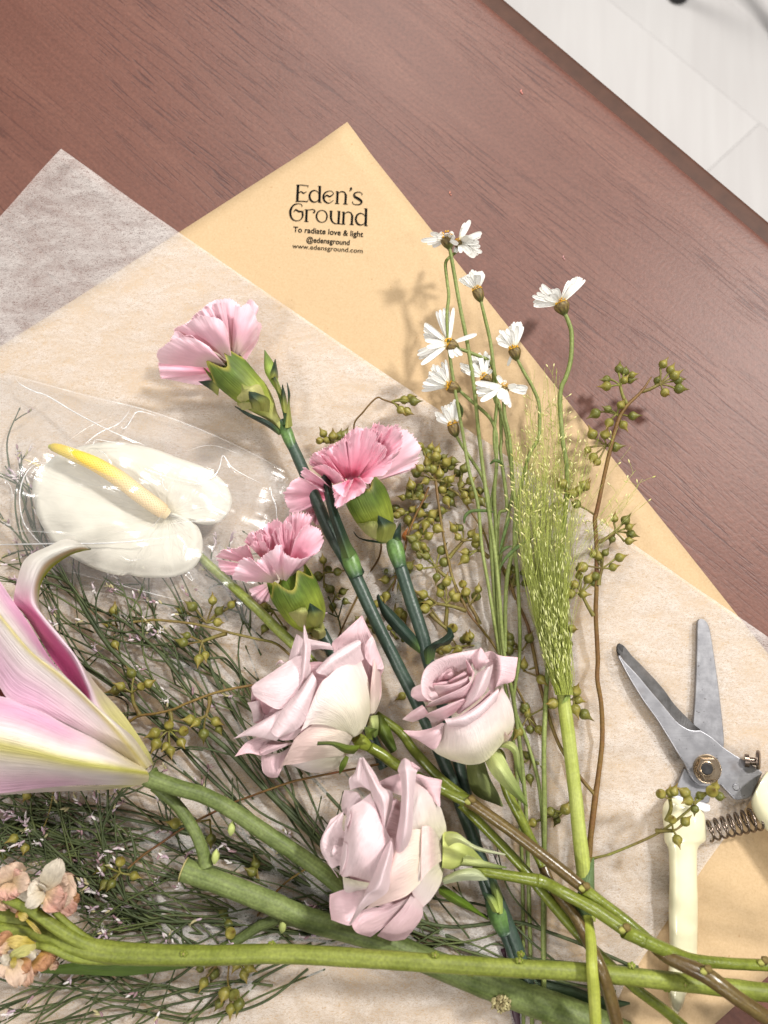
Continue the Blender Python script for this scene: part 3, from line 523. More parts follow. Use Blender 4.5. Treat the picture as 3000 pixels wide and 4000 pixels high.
p([[(640, 470, 58), (690, 600, 64), (760, 780, 66), (870, 990, 62)], [(530, 560, 60), (590, 740, 72), (680, 930, 74), (800, 1110, 68)], [(400, 660, 58), (470, 870, 72), (580, 1060, 74), (720, 1290, 66)], [(345, 940, 56), (400, 1120, 66), (500, 1240, 68), (660, 1450, 58)], [(330, 1050, 56), (300, 1400, 52), (430, 1425, 52), (640, 1485, 46)]], RC_L, nu=28, nv=28)
p([[(345, 930, 62), (350, 800, 62), (400, 668, 60)], [(370, 850, 66), (390, 780, 66), (406, 700, 64)], [(390, 830, 62), (408, 760, 64), (412, 700, 62)]], RC_L, nu=8, nv=10)
p([[(330, 1030, 58), (300, 1230, 56), (285, 1410, 52)], [(370, 1050, 64), (360, 1200, 64), (310, 1370, 58)], [(390, 1080, 62), (392, 1180, 60), (340, 1330, 56)]], RC_L, nu=8, nv=12)
p([[(320, 1430, 42), (480, 1470, 46), (630, 1500, 50)], [(330, 1520, 42), (480, 1550, 46), (600, 1560, 48)], [(345, 1630, 40), (460, 1600, 42), (590, 1570, 44)]], RC_W)
p([[(590, 1550, 38), (620, 1650, 38), (560, 1800, 40)], [(420, 1570, 40), (430, 1760, 42), (440, 1940, 42)], [(310, 1585, 40), (260, 1760, 42), (390, 1990, 42)], [(172, 1635, 36), (170, 1780, 38), (190, 1925, 36)]], RC_P)
p([[(1110, 1660, 46), (1090, 1720, 44), (1030, 1790, 38)], [(850, 1770, 40), (820, 1850, 42), (850, 1960, 36)], [(580, 1800, 38), (560, 1960, 40), (700, 2080, 32)], [(410, 1960, 40), (480, 2070, 36), (640, 2122, 30)]], RC_P)
p([[(1110, 1640, 48), (1170, 1690, 46), (1240, 1770, 38)], [(1000, 1800, 46), (1110, 1850, 44), (1238, 1880, 34)], [(850, 1960, 40), (1000, 2000, 40), (1150, 2020, 30)], [(718, 2108, 30), (880, 2165, 30), (1035, 2150, 26)]], RC_P)
p([[(1440, 1100, 26), (1470, 1220, 22), (1482, 1340, 18)], [(1260, 1100, 56), (1250, 1300, 56), (1450, 1500, 26)], [(1180, 1300, 58), (1200, 1500, 54), (1350, 1670, 32)], [(1100, 1500, 56), (1130, 1640, 50), (1245, 1780, 38)]], RC_W, nu=26, nv=22)
p([[(1470, 1240, 28), (1450, 1060, 32), (1395, 920, 46)], [(1340, 1330, 56), (1330, 1050, 58), (1320, 850, 56)], [(1220, 1480, 58), (1222, 1150, 62), (1232, 845, 60)]], RC_B)
p([[(1215, 1500, 54), (1225, 1200, 58), (1240, 880, 58)], [(1050, 1650, 58), (1060, 1250, 68), (1080, 900, 64)], [(830, 1730, 54), (870, 1400, 70), (920, 1100, 66)], [(590, 1800, 46), (720, 1650, 60), (860, 1350, 64)]], RC_B, nu=26, nv=24)
p([[(1000, 1200, 62), (900, 1190, 64), (930, 1270, 62)], [(960, 1220, 66), (945, 1210, 68), (960, 1260, 66)], [(985, 1290, 62), (980, 1270, 64), (975, 1240, 62)]], RC_L, nu=8, nv=8)
p([[(545, 60, 54), (520, 60, 54), (510, 64, 52)], [(590, 230, 58), (500, 190, 58), (460, 230, 52)], [(660, 440, 58), (500, 330, 58), (395, 305, 52)], [(640, 430, 56), (530, 395, 54), (408, 430, 50)]], RC_L)
p([[(570, 70, 56), (555, 55, 58), (540, 60, 56)], [(690, 240, 58), (620, 210, 66), (565, 170, 58)], [(770, 390, 60), (700, 370, 72), (630, 370, 60)], [(890, 460, 62), (780, 520, 74), (660, 490, 62)], [(885, 620, 62), (800, 640, 72), (715, 650, 62)], [(850, 745, 62), (800, 780, 70), (760, 790, 62)], [(815, 870, 62), (803, 910, 64), (795, 880, 62)]], RC_L, nu=28)
p([[(910, 1190, 64), (985, 1150, 70), (1055, 1108, 66)], [(945, 950, 70), (1030, 950, 82), (1112, 930, 70)], [(985, 700, 72), (1060, 700, 85), (1130, 690, 72)], [(1000, 430, 70), (1070, 430, 83), (1145, 430, 70)], [(985, 270, 66), (1060, 260, 80), (1165, 250, 68)], [(957, 200, 64), (1050, 170, 78), (1175, 200, 66)], [(1000, 90, 62), (1040, 66, 66), (1090, 95, 62)]], RC_L, nu=30)
p([[(1090, 100, 64), (1100, 150, 68), (1165, 220, 64)], [(1120, 110, 66), (1150, 160, 70), (1180, 205, 66)], [(1130, 115, 62), (1212, 180, 62), (1185, 200, 60)]], RC_P, nu=10, nv=10)
p([[(420, 1970, 48), (410, 1985, 50), (395, 1975, 48)], [(560, 1800, 62), (490, 1800, 70), (460, 1850, 60)], [(720, 1690, 66), (600, 1640, 76), (545, 1690, 64)], [(840, 1590, 66), (720, 1560, 82), (610, 1560, 68)], [(878, 1380, 68), (790, 1370, 84), (690, 1380, 70)], [(903, 1150, 68), (860, 1130, 80), (795, 1130, 70)], [(905, 1020, 66), (885, 983, 70), (868, 1000, 66)]], RC_L, nu=30)
Z3b = V(1100, 2900, 1.3825)
m = MB(); m.tube([Z3b(865, 580, 26), Z3b(930, 585, 26), Z3b(1000, 610, 24), Z3b(1080, 660, 22)], [Z3b.s2(x) for x in (78, 82, 45, 20)], 14, 16, lambda u, v: mix(rgb(196, 204, 120), rgb(150, 162, 86), u)); m.build('hip', M['leaf'], r3)
sp(Z3b, r3, [[(890, 490, 36), (880, 520, 40), (900, 560, 36)], [(960, 500, 44), (950, 520, 46), (960, 540, 42)], [(1050, 560, 42), (1060, 575, 46), (1065, 585, 42)], [(1205, 603, 34), (1208, 606, 34), (1206, 609, 34)]], lambda u, v: mix(rgb(190, 202, 120), rgb(206, 210, 178), u))
sp(Z3b, r3, [[(980, 600, 30), (980, 640, 34), (960, 665, 28)], [(1060, 630, 32), (1060, 655, 34), (1050, 668, 30)], [(1140, 655, 30), (1145, 665, 31), (1140, 675, 30)], [(1212, 672, 28), (1214, 675, 28), (1212, 680, 28)]], GSEP)
sp(Z3b, r3, [[(865, 735, 24), (870, 750, 26), (880, 765, 24)], [(960, 690, 32), (970, 715, 36), (980, 745, 30)], [(1050, 685, 32), (1060, 715, 34), (1060, 745, 30)], [(1110, 735, 28), (1112, 738, 28), (1110, 742, 28)]], lambda u, v: mix(rgb(190, 198, 150), rgb(196, 204, 172), v))
sp(Z3b, r3, [[(870, 770, 14), (850, 790, 18), (850, 815, 14)], [(960, 830, 18), (940, 850, 22), (930, 870, 16)], [(1040, 890, 16), (1030, 905, 18), (1020, 910, 16)], [(1118, 955, 12), (1118, 957, 12), (1116, 958, 12)]], lambda u, v: mix(rgb(90, 118, 24), rgb(110, 134, 40), v))
stem('stem', [Z3b(1030, 680, 27), Z3b(1120, 700, 28), Z3b(1250, 725, 28), Z3b(1392, 748, 30)], [q_ * .92 for q_ in [3.0, 2.8, 2.8, 3.5]], M['rosestem'], r3)
stem('stem', [Z3b(1385, 745, 30), Z3b(1430, 760, 31), P(2206, 3490, 36), P(2320, 3552, 40), P(2434, 3628, 46), P(2520, 3680, 48)], [q_ * .92 for q_ in [3.6, 3.1, 3.2, 3.2, 3.2, 3.2]], M['rosestem'], r3)
stem('stem', [P(2436, 3636, 48), P(2603, 3712, 46), P(2711, 3750, 42), P(2860, 3764, 38), P(2985, 3770, 34), P(3150, 3780, 30)], [q_ * .92 for q_ in [3.6, 3.3, 3.0, 2.8, 2.8, 2.8]], M['rosestem'], r3)
for q, a in ((P(2445, 3638, 50), r3), (P(1842, 3138, 27), r1), (P(2288, 3476, 38), r1), (P(2762, 3800, 56), r1), (P(2985, 3765, 36), r3)):
    m = MB(); m.ico(q + Vector((0, .002, .001)), .0022, rgb(112, 96, 56), Vector((-.6, .5, .5)), 1.2); m.ico(q + Vector((-.002, .001, .001)), .002, rgb(150, 150, 80), Vector((-.8, .2, .5)), 1.1); m.build('bud', M['fine'], a)
t = thing('bare_stalk', 'bare olive-green stem without a flower, slanting under the brown rose stem', 'flower stem', P(2000, 3350, 5))
stem('stem_shaft', [P(1800, 3140, 18), P(1900, 3240, 20), P(2037, 3385, 24), P(2122, 3490, 26), P(2259, 3650, 28), P(2337, 3725, 30), P(2482, 3860, 26), P(2603, 3952, 22), P(2760, 4090, 20)], [q_ * .92 for q_ in [2.7] * 9], M['rosestem'], t)
# ================================================================== carnations
def ccol(u, v, d=0):
    c = mix(rgb(242, 146, 174), rgb(247, 184, 203), sstep(.1, .5, u)); return mix(c, rgb(250, 206, 219), sstep(.45, 1.0, u))
def ccolp(u, v):
    c = mix(rgb(232, 206, 196), rgb(244, 196, 210), sstep(.1, .5, u)); return mix(c, rgb(249, 216, 226), sstep(.6, 1, u))
def fan(vw, parent, base, rim, col=ccol, ruf=1.0, fr=2.2, nu=16, nv=64, bulge=2.0, jag=.06, name='petal', mat='carn', spread=.13, thick=.22):
    rp_ = cat([vw(*q) for q in rim], nv); b = vw(*base); ph = random.random() * 6; mid = rp_[nv // 2]
    vs, uv, cc = [], [], []
    jg = [1 + jag * (random.random() - .5) * (2 if random.random() < .3 else 1) for _ in range(nv)]
    sd = Vector((random.random() * 40, 0, 0))
    for i in range(nu):
        u = i / (nu - 1)
        for j in range(nv):
            v = j / (nv - 1); bb = b + (rp_[j] - mid) * spread
            q = bb + (rp_[j] - bb) * (u * (1 + (jg[j] - 1) * u * u * u))
            n = toward(q)
            ruf_ = ruf * 1.2; h = bulge * math.sin(math.pi * u * .9) * (1 - .6 * (2 * v - 1) ** 2) + ruf_ * u * u * (math.sin(v * fr * 6.283 + ph) + .6 * math.sin(v * fr * 13.1 + ph * 2 + u * 2)) + .9 * noise.noise(q * 160 + sd) * u + .5 * noise.noise(q * 420 + sd) * u * u
            vs.append(q + n * (h * .001)); uv.append((u, v)); cc.append(col(u, v))
    o = link(name, mesh(name, vs, gridfaces(nu, nv), uv, cc), M[mat], parent)
    md = o.modifiers.new('thickness', 'SOLIDIFY'); md.thickness = thick * .0008; md = o.modifiers.new('edge', 'EDGE_SPLIT'); md.split_angle = R(50); return o
def calyx(vw, parent, cs, hw, tooth=.22, ph=0.0, nt=5):
    pts = [vw(*q) for q in cs]; n, nv = 26, 60
    path = cat(pts, n); rr = catf([vw.s2(x) for x in hw], n); L = sum((path[i + 1] - path[i]).length for i in range(n - 1))
    up = None; rows = []
    for i, q in enumerate(path):
        t = (path[min(i + 1, n - 1)] - path[max(i - 1, 0)]).normalized(); up = up or Vector((0, 0, 1)); sx = t.cross(up).normalized(); up = sx.cross(t).normalized(); u = i / (n - 1); r = []
        for k in range(nv):
            a = 2 * math.pi * k / nv; d = (math.cos(a * nt + ph)); d = 1 - 2 * (abs(math.sin((a * nt + ph) / 2))) ** 1.7
            f = sstep(.55, 1, u); fl = 1 + .05 * math.cos(a * nt + ph + math.pi) * u * u
            r.append(q + (sx * math.cos(a) + up * math.sin(a)) * rr[i] * fl + t * (tooth * L * .5 * d * f))
        rows.append(r)
    def col(u, v):
        d = math.cos(2 * math.pi * v * nt + ph)
        c = mix(rgb(184, 184, 112), rgb(150, 162, 62), sstep(.12, .45, u)); c = mix(c, rgb(88, 110, 40), sstep(.45, .82, u)); return mix(c, rgb(164, 158, 72), sstep(.88, 1.0, u))
    m = MB(); m.grid(rows, True, col); return m.build('calyx', M['calyx'], parent)
bract = lambda u, v: mix(rgb(150, 156, 76), rgb(34, 56, 40), sstep(.15, .7, u))
bractp = lambda u, v: mix(rgb(178, 176, 112), rgb(138, 146, 74), sstep(.3, .95, u))
DK = lambda u, v: mix(rgb(92, 116, 62), rgb(38, 58, 46), sstep(0, .25, u))
def lf(vw, parent, rows, col=bract, name='bract', **k): return patch(name, [[vw(*q) for q in r] for r in rows], M['leaf'], parent, col, nu=k.pop('nu', 14), nv=k.pop('nv', 10), thick=.45, **k)
A1 = V(600, 1140, 2.86)
k1 = thing('carnation', 'pink carnation highest in the picture, on the tissue with a green side bud', 'carnation', P(900, 1400, 5), 'pink carnations')
f = lambda b, r, **k: fan(A1, k1, b, r, fr=k.pop('fr', .8), ruf=k.pop('ruf', .5), jag=.02, col=ccolp if k.pop('pale', 1) else ccol, **k)
f((950, 640, 22), [(1030, 200, 20), (1045, 110, 22), (1100, 92, 24), (1172, 180, 24), (1140, 270, 20)])
f((960, 740, 14), [(1160, 330, 20), (1208, 375, 16), (1185, 470, 12), (1160, 560, 8), (1045, 750, 8)])
f((850, 740, 24), [(440, 270, 34), (520, 220, 38), (640, 110, 40), (830, 74, 42), (965, 140, 40)], bulge=3)
f((850, 740, 24), [(225, 440, 26), (250, 400, 30), (350, 355, 34), (440, 300, 36)])
f((760, 850, 20), [(175, 590, 24), (190, 540, 28), (250, 440, 30), (380, 520, 32)])
f((900, 720, 30), [(900, 150, 44), (970, 165, 44), (1050, 130, 44), (1110, 200, 42), (1160, 350, 36), (1150, 520, 28)], bulge=4)
f((770, 900, 12), [(65, 960, 14), (200, 985, 12), (430, 1030, 10), (560, 1040, 10)], ruf=.5)
f((760, 880, 16), [(50, 790, 20), (62, 850, 18), (70, 910, 16), (90, 970, 14)], pale=0, ruf=1.3)
f((850, 760, 34), [(355, 370, 46), (420, 320, 50), (520, 272, 52), (660, 280, 54), (770, 330, 52), (830, 450, 46)], bulge=5)
f((760, 830, 32), [(70, 800, 30), (36, 690, 36), (110, 610, 40), (260, 520, 46), (450, 520, 48), (620, 610, 44)], bulge=5)
f((880, 740, 26), [(560, 170, 42), (640, 150, 44), (730, 120, 46), (800, 140, 44)], ruf=.9, fr=1.6)
f((800, 790, 24), [(180, 620, 34), (250, 560, 38), (330, 500, 40), (420, 480, 42)], ruf=.8, fr=1.6)
f((860, 720, 30), [(420, 300, 40), (470, 250, 44), (540, 200, 46), (620, 190, 46)], ruf=.8, fr=1.6)
calyx(A1, k1, [(1450, 1530, 18), (1335, 1400, 18), (1240, 1280, 20), (1130, 1160, 22), (1000, 1040, 24), (850, 890, 27), (760, 790, 29)], [42, 66, 130, 178, 198, 212, 206], .20, 1.2)
lf(A1, k1, [[(1290, 1350, 26), (1200, 1330, 38), (1090, 1330, 34)], [(1290, 1200, 34), (1190, 1230, 46), (1080, 1250, 40)], [(1180, 1140, 44), (1110, 1170, 48), (1070, 1190, 44)], [(1060, 1100, 44), (1058, 1102, 45), (1056, 1104, 44)]])
lf(A1, k1, [[(1250, 1180, 36), (1130, 1170, 44), (1000, 1240, 38)], [(1180, 1040, 40), (1080, 1090, 46), (930, 1190, 40)], [(1060, 1060, 44), (1020, 1090, 46), (980, 1120, 42)], [(985, 1025, 44), (985, 1027, 44), (985, 1030, 44)]], bractp)
lf(A1, k1, [[(1100, 1300, 38), (1000, 1320, 34), (960, 1280, 28)], [(1080, 1240, 42), (1010, 1240, 40), (930, 1250, 32)], [(1020, 1235, 42), (990, 1235, 40), (960, 1240, 36)]], bractp)
lf(A1, k1, [[(1430, 1560, 18), (1420, 1590, 18), (1400, 1600, 16)], [(1280, 1440, 24), (1270, 1480, 24), (1260, 1500, 18)], [(1080, 1360, 24), (1060, 1380, 24), (1040, 1380, 18)], [(910, 1275, 22), (908, 1278, 22), (908, 1282, 20)]], DK)
lf(A1, k1, [[(720, 1160, 20), (730, 1090, 26), (740, 1000, 30)], [(650, 1100, 20), (640, 1040, 24), (680, 985, 28)], [(505, 1005, 18), (505, 1003, 18), (507, 1000, 18)]])
# side bud
m = MB(); m.tube([A1(1480, 1500, 22), A1(1480, 1400, 22), A1(1450, 1250, 24), A1(1400, 1100, 26), A1(1340, 980, 26), A1(1300, 850, 26), A1(1240, 650, 26)], [A1.s2(x) for x in (40, 30, 34, 32, 45, 66, 4)], 10, 34, lambda u, v: mix(rgb(70, 98, 58), rgb(150, 172, 78), sstep(.2, .75, u) * (1 - .7 * sstep(.8, 1, u)))); m.build('bud', M['calyx'], k1)
for rows in ([[(1380, 1000, 24), (1330, 960, 32), (1300, 990, 28)], [(1390, 930, 24), (1360, 900, 32), (1310, 900, 30)], [(1360, 750, 26), (1358, 752, 27), (1356, 756, 27)]], [[(1440, 1180, 26), (1400, 1130, 30), (1360, 1060, 28)], [(1390, 1020, 30), (1360, 990, 32), (1320, 960, 30)], [(1315, 885, 30), (1314, 886, 30), (1312, 890, 30)]],
             [[(1500, 1350, 22), (1460, 1350, 30), (1430, 1290, 26)], [(1480, 1180, 26), (1450, 1180, 30), (1430, 1180, 28)], [(1440, 1035, 28), (1439, 1036, 28), (1437, 1040, 28)]], [[(1550, 1500, 18), (1500, 1520, 24), (1470, 1520, 24)], [(1520, 1250, 22), (1510, 1260, 24), (1495, 1270, 24)], [(1525, 1140, 24), (1512, 1150, 26), (1500, 1160, 26)], [(1492, 1012, 26), (1490, 1012, 26), (1488, 1012, 26)]]):
    lf(A1, k1, rows)
CS = lambda w: [x * .1454 / 2 for x in w]
def cnode(q, d, r=4.2, par_=None):
    m = MB(); m.tube([q - d * .009, q - d * .002, q + d * .004, q + d * .010], [r * .0008, r * .0011, r * .00105, r * .0008], 12, 12, lambda u, v: mix((.8, 1, .8), (3.2, 3.4, 1.3), math.sin(math.pi * u))); return m.build('node', M['carnstem'], par_)
stem('stem', [A1(1460, 1540, 18), P(1118, 1690, 17), P(1160, 1780, 18), P(1225, 1930, 22), P(1290, 2080, 26), P(1370, 2215, 26), P(1470, 2430, 26), P(1560, 2610, 24), P(1650, 2790, 20), P(1760, 3040, 14), P(1880, 3360, 12), P(1980, 3600, 12), P(2040, 3760, 12), P(2080, 3900, 12)], CS([34, 40, 44, 46, 48, 52, 46, 46, 46, 46, 46, 46, 44, 40]), M['carnstem'], k1, 12)
cnode(P(1122, 1695, 18), Vector((.35, -.9, 0)), 3.2, k1); cnode(P(1370, 2190, 28), Vector((.35, -.9, 0)), 4.2, k1)
B2 = V(1100, 1620, 2.86)
lf(B2, k1, [[(700, 1600, 34), (760, 1600, 40), (820, 1560, 34)], [(620, 1400, 36), (680, 1380, 42), (730, 1340, 36)], [(530, 1100, 36), (570, 1080, 42), (620, 1050, 36)], [(470, 850, 36), (510, 840, 42), (570, 810, 36)], [(435, 590, 36), (460, 560, 40), (500, 590, 36)], [(445, 545, 36), (460, 540, 37), (475, 548, 36)]], DK, 'leaf', nu=22)
lf(B2, k1, [[(790, 1560, 22), (830, 1590, 26), (860, 1650, 20)], [(860, 1640, 22), (880, 1700, 26), (870, 1740, 20)], [(925, 1755, 20), (900, 1790, 22), (860, 1780, 18)]], DK, 'leaf')

k2 = thing('carnation', 'pink carnation in the middle, opening upward behind a dark crossing stem', 'carnation', P(1400, 1900, 5), 'pink carnations')
f = lambda b, r, **k: fan(B2, k2, b, r, ccolp if k.pop('pale', 0) else ccol, **k)
f((950, 760, 22), [(1320, 130, 30), (1470, 225, 28), (1548, 400, 24), (1510, 560, 20), (1400, 640, 18), (1190, 690, 18)], pale=1, bulge=3)
f((480, 900, 18), [(330, 760, 24), (180, 700, 28), (90, 780, 28), (35, 880, 26), (50, 970, 24), (110, 1090, 22), (260, 1070, 22), (420, 1020, 22)], bulge=4)
f((400, 1020, 14), [(260, 1080, 16), (330, 1165, 16), (400, 1235, 14), (455, 1160, 14)])
f((800, 680, 26), [(670, 290, 34), (740, 200, 38), (830, 150, 40), (1000, 150, 42), (1060, 120, 42)], ruf=1.5)
f((700, 720, 26), [(450, 380, 32), (560, 340, 36), (660, 290, 38), (760, 260, 40)], ruf=1.5)
f((900, 720, 28), [(1010, 150, 42), (1040, 100, 42), (1180, 130, 46), (1300, 125, 46), (1340, 300, 44), (1310, 440, 40)], bulge=3, ruf=1.4)
f((700, 740, 28), [(310, 560, 34), (320, 490, 38), (370, 430, 42), (460, 395, 46), (530, 440, 46)], ruf=1.5)
f((760, 725, 30), [(480, 440, 46), (510, 390, 50), (620, 330, 52), (700, 320, 54), (760, 400, 50)], ruf=1.4, bulge=3)
f((800, 720, 30), [(720, 330, 54), (740, 280, 56), (830, 200, 58), (960, 160, 58), (1050, 210, 56), (1050, 420, 50)], ruf=1.5, bulge=3)
f((900, 700, 30), [(1045, 300, 54), (1120, 330, 56), (1170, 380, 56), (1150, 480, 54)], ruf=1.2)
f((950, 620, 32), [(1170, 180, 56), (1250, 130, 56), (1330, 200, 56), (1335, 350, 54), (1240, 460, 52)], ruf=1.4)
f((560, 760, 34), [(340, 600, 42), (420, 560, 48), (530, 580, 52), (640, 660, 52), (700, 740, 48)], ruf=1.2)
f((560, 850, 32), [(450, 860, 40), (340, 770, 44), (225, 680, 46), (250, 595, 48), (330, 640, 50), (450, 720, 50)], ruf=1.0, bulge=3)
f((850, 720, 34), [(1240, 430, 54), (1235, 540, 54), (1150, 670, 54), (1040, 690, 54), (980, 765, 54), (890, 745, 52)], ruf=1.3, bulge=4)
f((780, 740, 36), [(880, 700, 56), (940, 800, 56), (890, 890, 56), (750, 960, 54), (615, 1040, 52), (590, 920, 52), (565, 810, 54)], ruf=.9, bulge=5)
f((740, 760, 40), [(800, 720, 60), (750, 830, 62), (700, 915, 62), (610, 860, 62), (570, 790, 60)], ruf=.6, bulge=4)
f((780, 730, 30), [(600, 350, 50), (660, 310, 54), (730, 300, 55), (780, 340, 52)], ruf=1.5)
f((880, 700, 30), [(960, 190, 54), (1010, 150, 56), (1090, 170, 56), (1130, 240, 52)], ruf=1.5)
f((700, 730, 32), [(380, 500, 46), (430, 450, 50), (520, 470, 52), (560, 540, 50)], ruf=1.4)
calyx(B2, k2, [(1290, 1500, 16), (1215, 1400, 17), (1140, 1310, 20), (1060, 1170, 24), (985, 1020, 27), (920, 880, 30), (880, 800, 31)], [50, 62, 130, 196, 226, 228, 212], .17, 2.2)
lf(B2, k2, [[(1230, 1390, 30), (1140, 1400, 42), (1040, 1390, 36)], [(1280, 1240, 32), (1160, 1280, 48), (1065, 1300, 42)], [(1210, 1190, 42), (1130, 1210, 48), (1070, 1220, 44)], [(1078, 1125, 46), (1078, 1128, 46), (1078, 1132, 46)]])
lf(B2, k2, [[(1080, 1390, 38), (1000, 1370, 36), (930, 1320, 26)], [(1090, 1260, 44), (960, 1260, 42), (850, 1220, 30)], [(1060, 1190, 46), (980, 1190, 44), (900, 1220, 36)]], bractp)
lf(B2, k2, [[(1200, 1430, 16), (1120, 1440, 18), (1080, 1420, 16)], [(1010, 1400, 20), (1000, 1415, 20), (960, 1415, 18)], [(870, 1375, 18), (860, 1375, 18), (850, 1370, 16)], [(808, 1305, 16), (806, 1306, 16), (804, 1310, 16)]], DK)
lf(B2, k2, [[(1240, 1420, 20), (1290, 1400, 22), (1330, 1470, 18)], [(1260, 1320, 24), (1300, 1300, 24), (1330, 1310, 20)], [(1325, 1210, 20), (1326, 1210, 20), (1330, 1212, 20)]], DK)
cnode(P(1546, 2150, 18), Vector((.25, -.95, 0)), 4.2, k2)
stem('stem', [B2(1280, 1490, 16), P(1555, 2180, 17), P(1600, 2330, 17), P(1650, 2480, 17), P(1675, 2590, 16), P(1740, 2800, 12), P(1810, 3050, 10), P(1880, 3400, 10), P(1945, 3570, 10), P(2010, 3740, 10), P(2050, 3900, 10)], CS([36, 46, 50, 50, 46, 44, 44, 44, 46, 42, 40]), M['carnstem'], k2, 12)
cnode(P(1945, 3570, 12), Vector((.35, -.9, 0)), 4.6, k2)
C3_ = V(1000, 1600, 1.659)
lf(C3_, k2, [[(1060, 1580, 16), (1070, 1560, 18), (1075, 1530, 16)], [(960, 1500, 18), (990, 1470, 22), (1020, 1450, 18)], [(830, 1350, 20), (860, 1320, 24), (890, 1310, 20)], [(785, 1230, 20), (800, 1220, 22), (815, 1240, 20)], [(790, 1198, 20), (793, 1197, 20), (796, 1198, 20)]], DK, 'leaf', nu=20)
lf(C3_, k2, [[(1090, 1640, 16), (1110, 1650, 20), (1150, 1640, 16)], [(1090, 1560, 20), (1120, 1540, 26), (1165, 1560, 20)], [(1150, 1510, 22), (1180, 1510, 28), (1180, 1545, 22)], [(1190, 1490, 20), (1210, 1510, 26), (1200, 1530, 20)], [(1240, 1450, 20), (1270, 1470, 24), (1250, 1520, 18)], [(1240, 1410, 18), (1262, 1420, 20), (1285, 1470, 18)]], DK, 'leaf', nu=24)
for rows in ([[(1925, 3560, 16), (1945, 3565, 20), (1960, 3550, 14)], [(1905, 3520, 18), (1915, 3510, 22), (1940, 3505, 16)], [(1884, 3487, 18), (1888, 3485, 18), (1893, 3488, 18)]], [[(1935, 3565, 14), (1955, 3570, 18), (1975, 3560, 12)], [(1920, 3480, 16), (1938, 3470, 20), (1955, 3480, 14)], [(1905, 3420, 14), (1910, 3418, 15), (1920, 3422, 14)]]): patch('leaf', [[P(*q) for q in r] for r in rows], M['leaf'], k2, lambda u, v: mix(rgb(170, 186, 96), rgb(58, 82, 58), sstep(.1, .8, u)), nu=12, nv=8, thick=.4)

C3 = V(820, 1960, 3.318)
k3 = thing('carnation', 'pink carnation lowest of the three, in front of the clear plastic sleeve', 'carnation', P(1090, 2250, 5), 'pink carnations')
f = lambda b, r, **k: fan(C3, k3, b, r, ccolp if k.pop('pale', 0) else ccol, **k)
f((800, 1060, 14), [(510, 1130, 14), (560, 1240, 12), (650, 1320, 10), (760, 1290, 10)], pale=1)
f((560, 860, 20), [(100, 740, 26), (130, 850, 22), (210, 930, 20), (320, 970, 20), (480, 1050, 18)], ruf=.7)
f((560, 800, 24), [(85, 720, 30), (180, 625, 34), (330, 610, 36), (480, 560, 38), (520, 640, 36)], ruf=1.1)
f((800, 780, 28), [(450, 520, 36), (500, 430, 40), (580, 390, 42), (680, 400, 44), (770, 540, 42)], ruf=1.4)
f((900, 740, 28), [(630, 380, 40), (700, 325, 44), (830, 240, 46), (930, 275, 48), (900, 430, 46)], ruf=1.4)
f((1050, 760, 30), [(965, 240, 46), (1080, 150, 48), (1190, 150, 48), (1315, 180, 46), (1310, 300, 42)], ruf=1.3, bulge=3)
f((1000, 780, 34), [(870, 470, 52), (890, 370, 54), (960, 260, 54), (1060, 300, 54), (1100, 440, 50)], ruf=1.3, bulge=3)
f((700, 740, 34), [(520, 580, 46), (590, 510, 48), (700, 525, 50), (770, 620, 48)], ruf=1.0)
f((1040, 860, 34), [(1100, 500, 54), (1210, 330, 54), (1330, 305, 52), (1430, 380, 50), (1468, 520, 48), (1390, 660, 46), (1200, 745, 46)], bulge=3, ruf=.7)
f((860, 1020, 36), [(285, 1010, 44), (330, 880, 50), (420, 740, 54), (520, 730, 54), (560, 780, 54), (640, 740, 54), (760, 660, 54)], pale=1, bulge=5, ruf=.8)
f((960, 1010, 38), [(700, 700, 56), (790, 640, 58), (920, 550, 58), (960, 660, 56), (1080, 720, 54), (1200, 740, 50)], pale=1, bulge=5, ruf=.8)
f((1060, 960, 34), [(1040, 800, 50), (1160, 760, 50), (1300, 700, 48), (1380, 660, 46)], pale=1, ruf=.3)
f((980, 800, 34), [(800, 430, 48), (850, 350, 52), (930, 320, 54), (1000, 380, 52)], ruf=1.4)
f((760, 780, 34), [(560, 470, 46), (640, 420, 50), (730, 440, 50), (800, 520, 48)], ruf=1.4)
calyx(C3, k3, [(1450, 1690, 12), (1390, 1610, 14), (1310, 1530, 18), (1230, 1400, 24), (1140, 1230, 28), (1060, 1080, 31), (1010, 980, 33)], [60, 90, 190, 258, 284, 288, 266], .19, .75)
lf(C3, k3, [[(1450, 1560, 26), (1360, 1620, 36), (1250, 1610, 32)], [(1470, 1440, 32), (1370, 1480, 48), (1250, 1480, 42)], [(1410, 1390, 40), (1340, 1400, 48), (1275, 1400, 44)], [(1298, 1315, 46), (1296, 1317, 46), (1294, 1320, 46)]])
lf(C3, k3, [[(1270, 1610, 32), (1180, 1620, 32), (1040, 1560, 20)], [(1270, 1450, 44), (1120, 1450, 44), (960, 1460, 26)], [(1240, 1370, 46), (1160, 1380, 44), (1060, 1440, 38)]], bractp)
lf(C3, k3, [[(1380, 1720, 12), (1330, 1720, 14), (1270, 1670, 12)], [(1220, 1660, 16), (1160, 1650, 18), (1090, 1620, 14)], [(1040, 1580, 14), (1030, 1572, 14), (1018, 1562, 14)]], DK)
lf(C3, k3, [[(1500, 1740, 14), (1420, 1780, 20), (1340, 1760, 16)], [(1480, 1660, 20), (1400, 1680, 26), (1310, 1670, 20)], [(1290, 1625, 24), (1285, 1630, 24), (1280, 1635, 24)]], bractp)
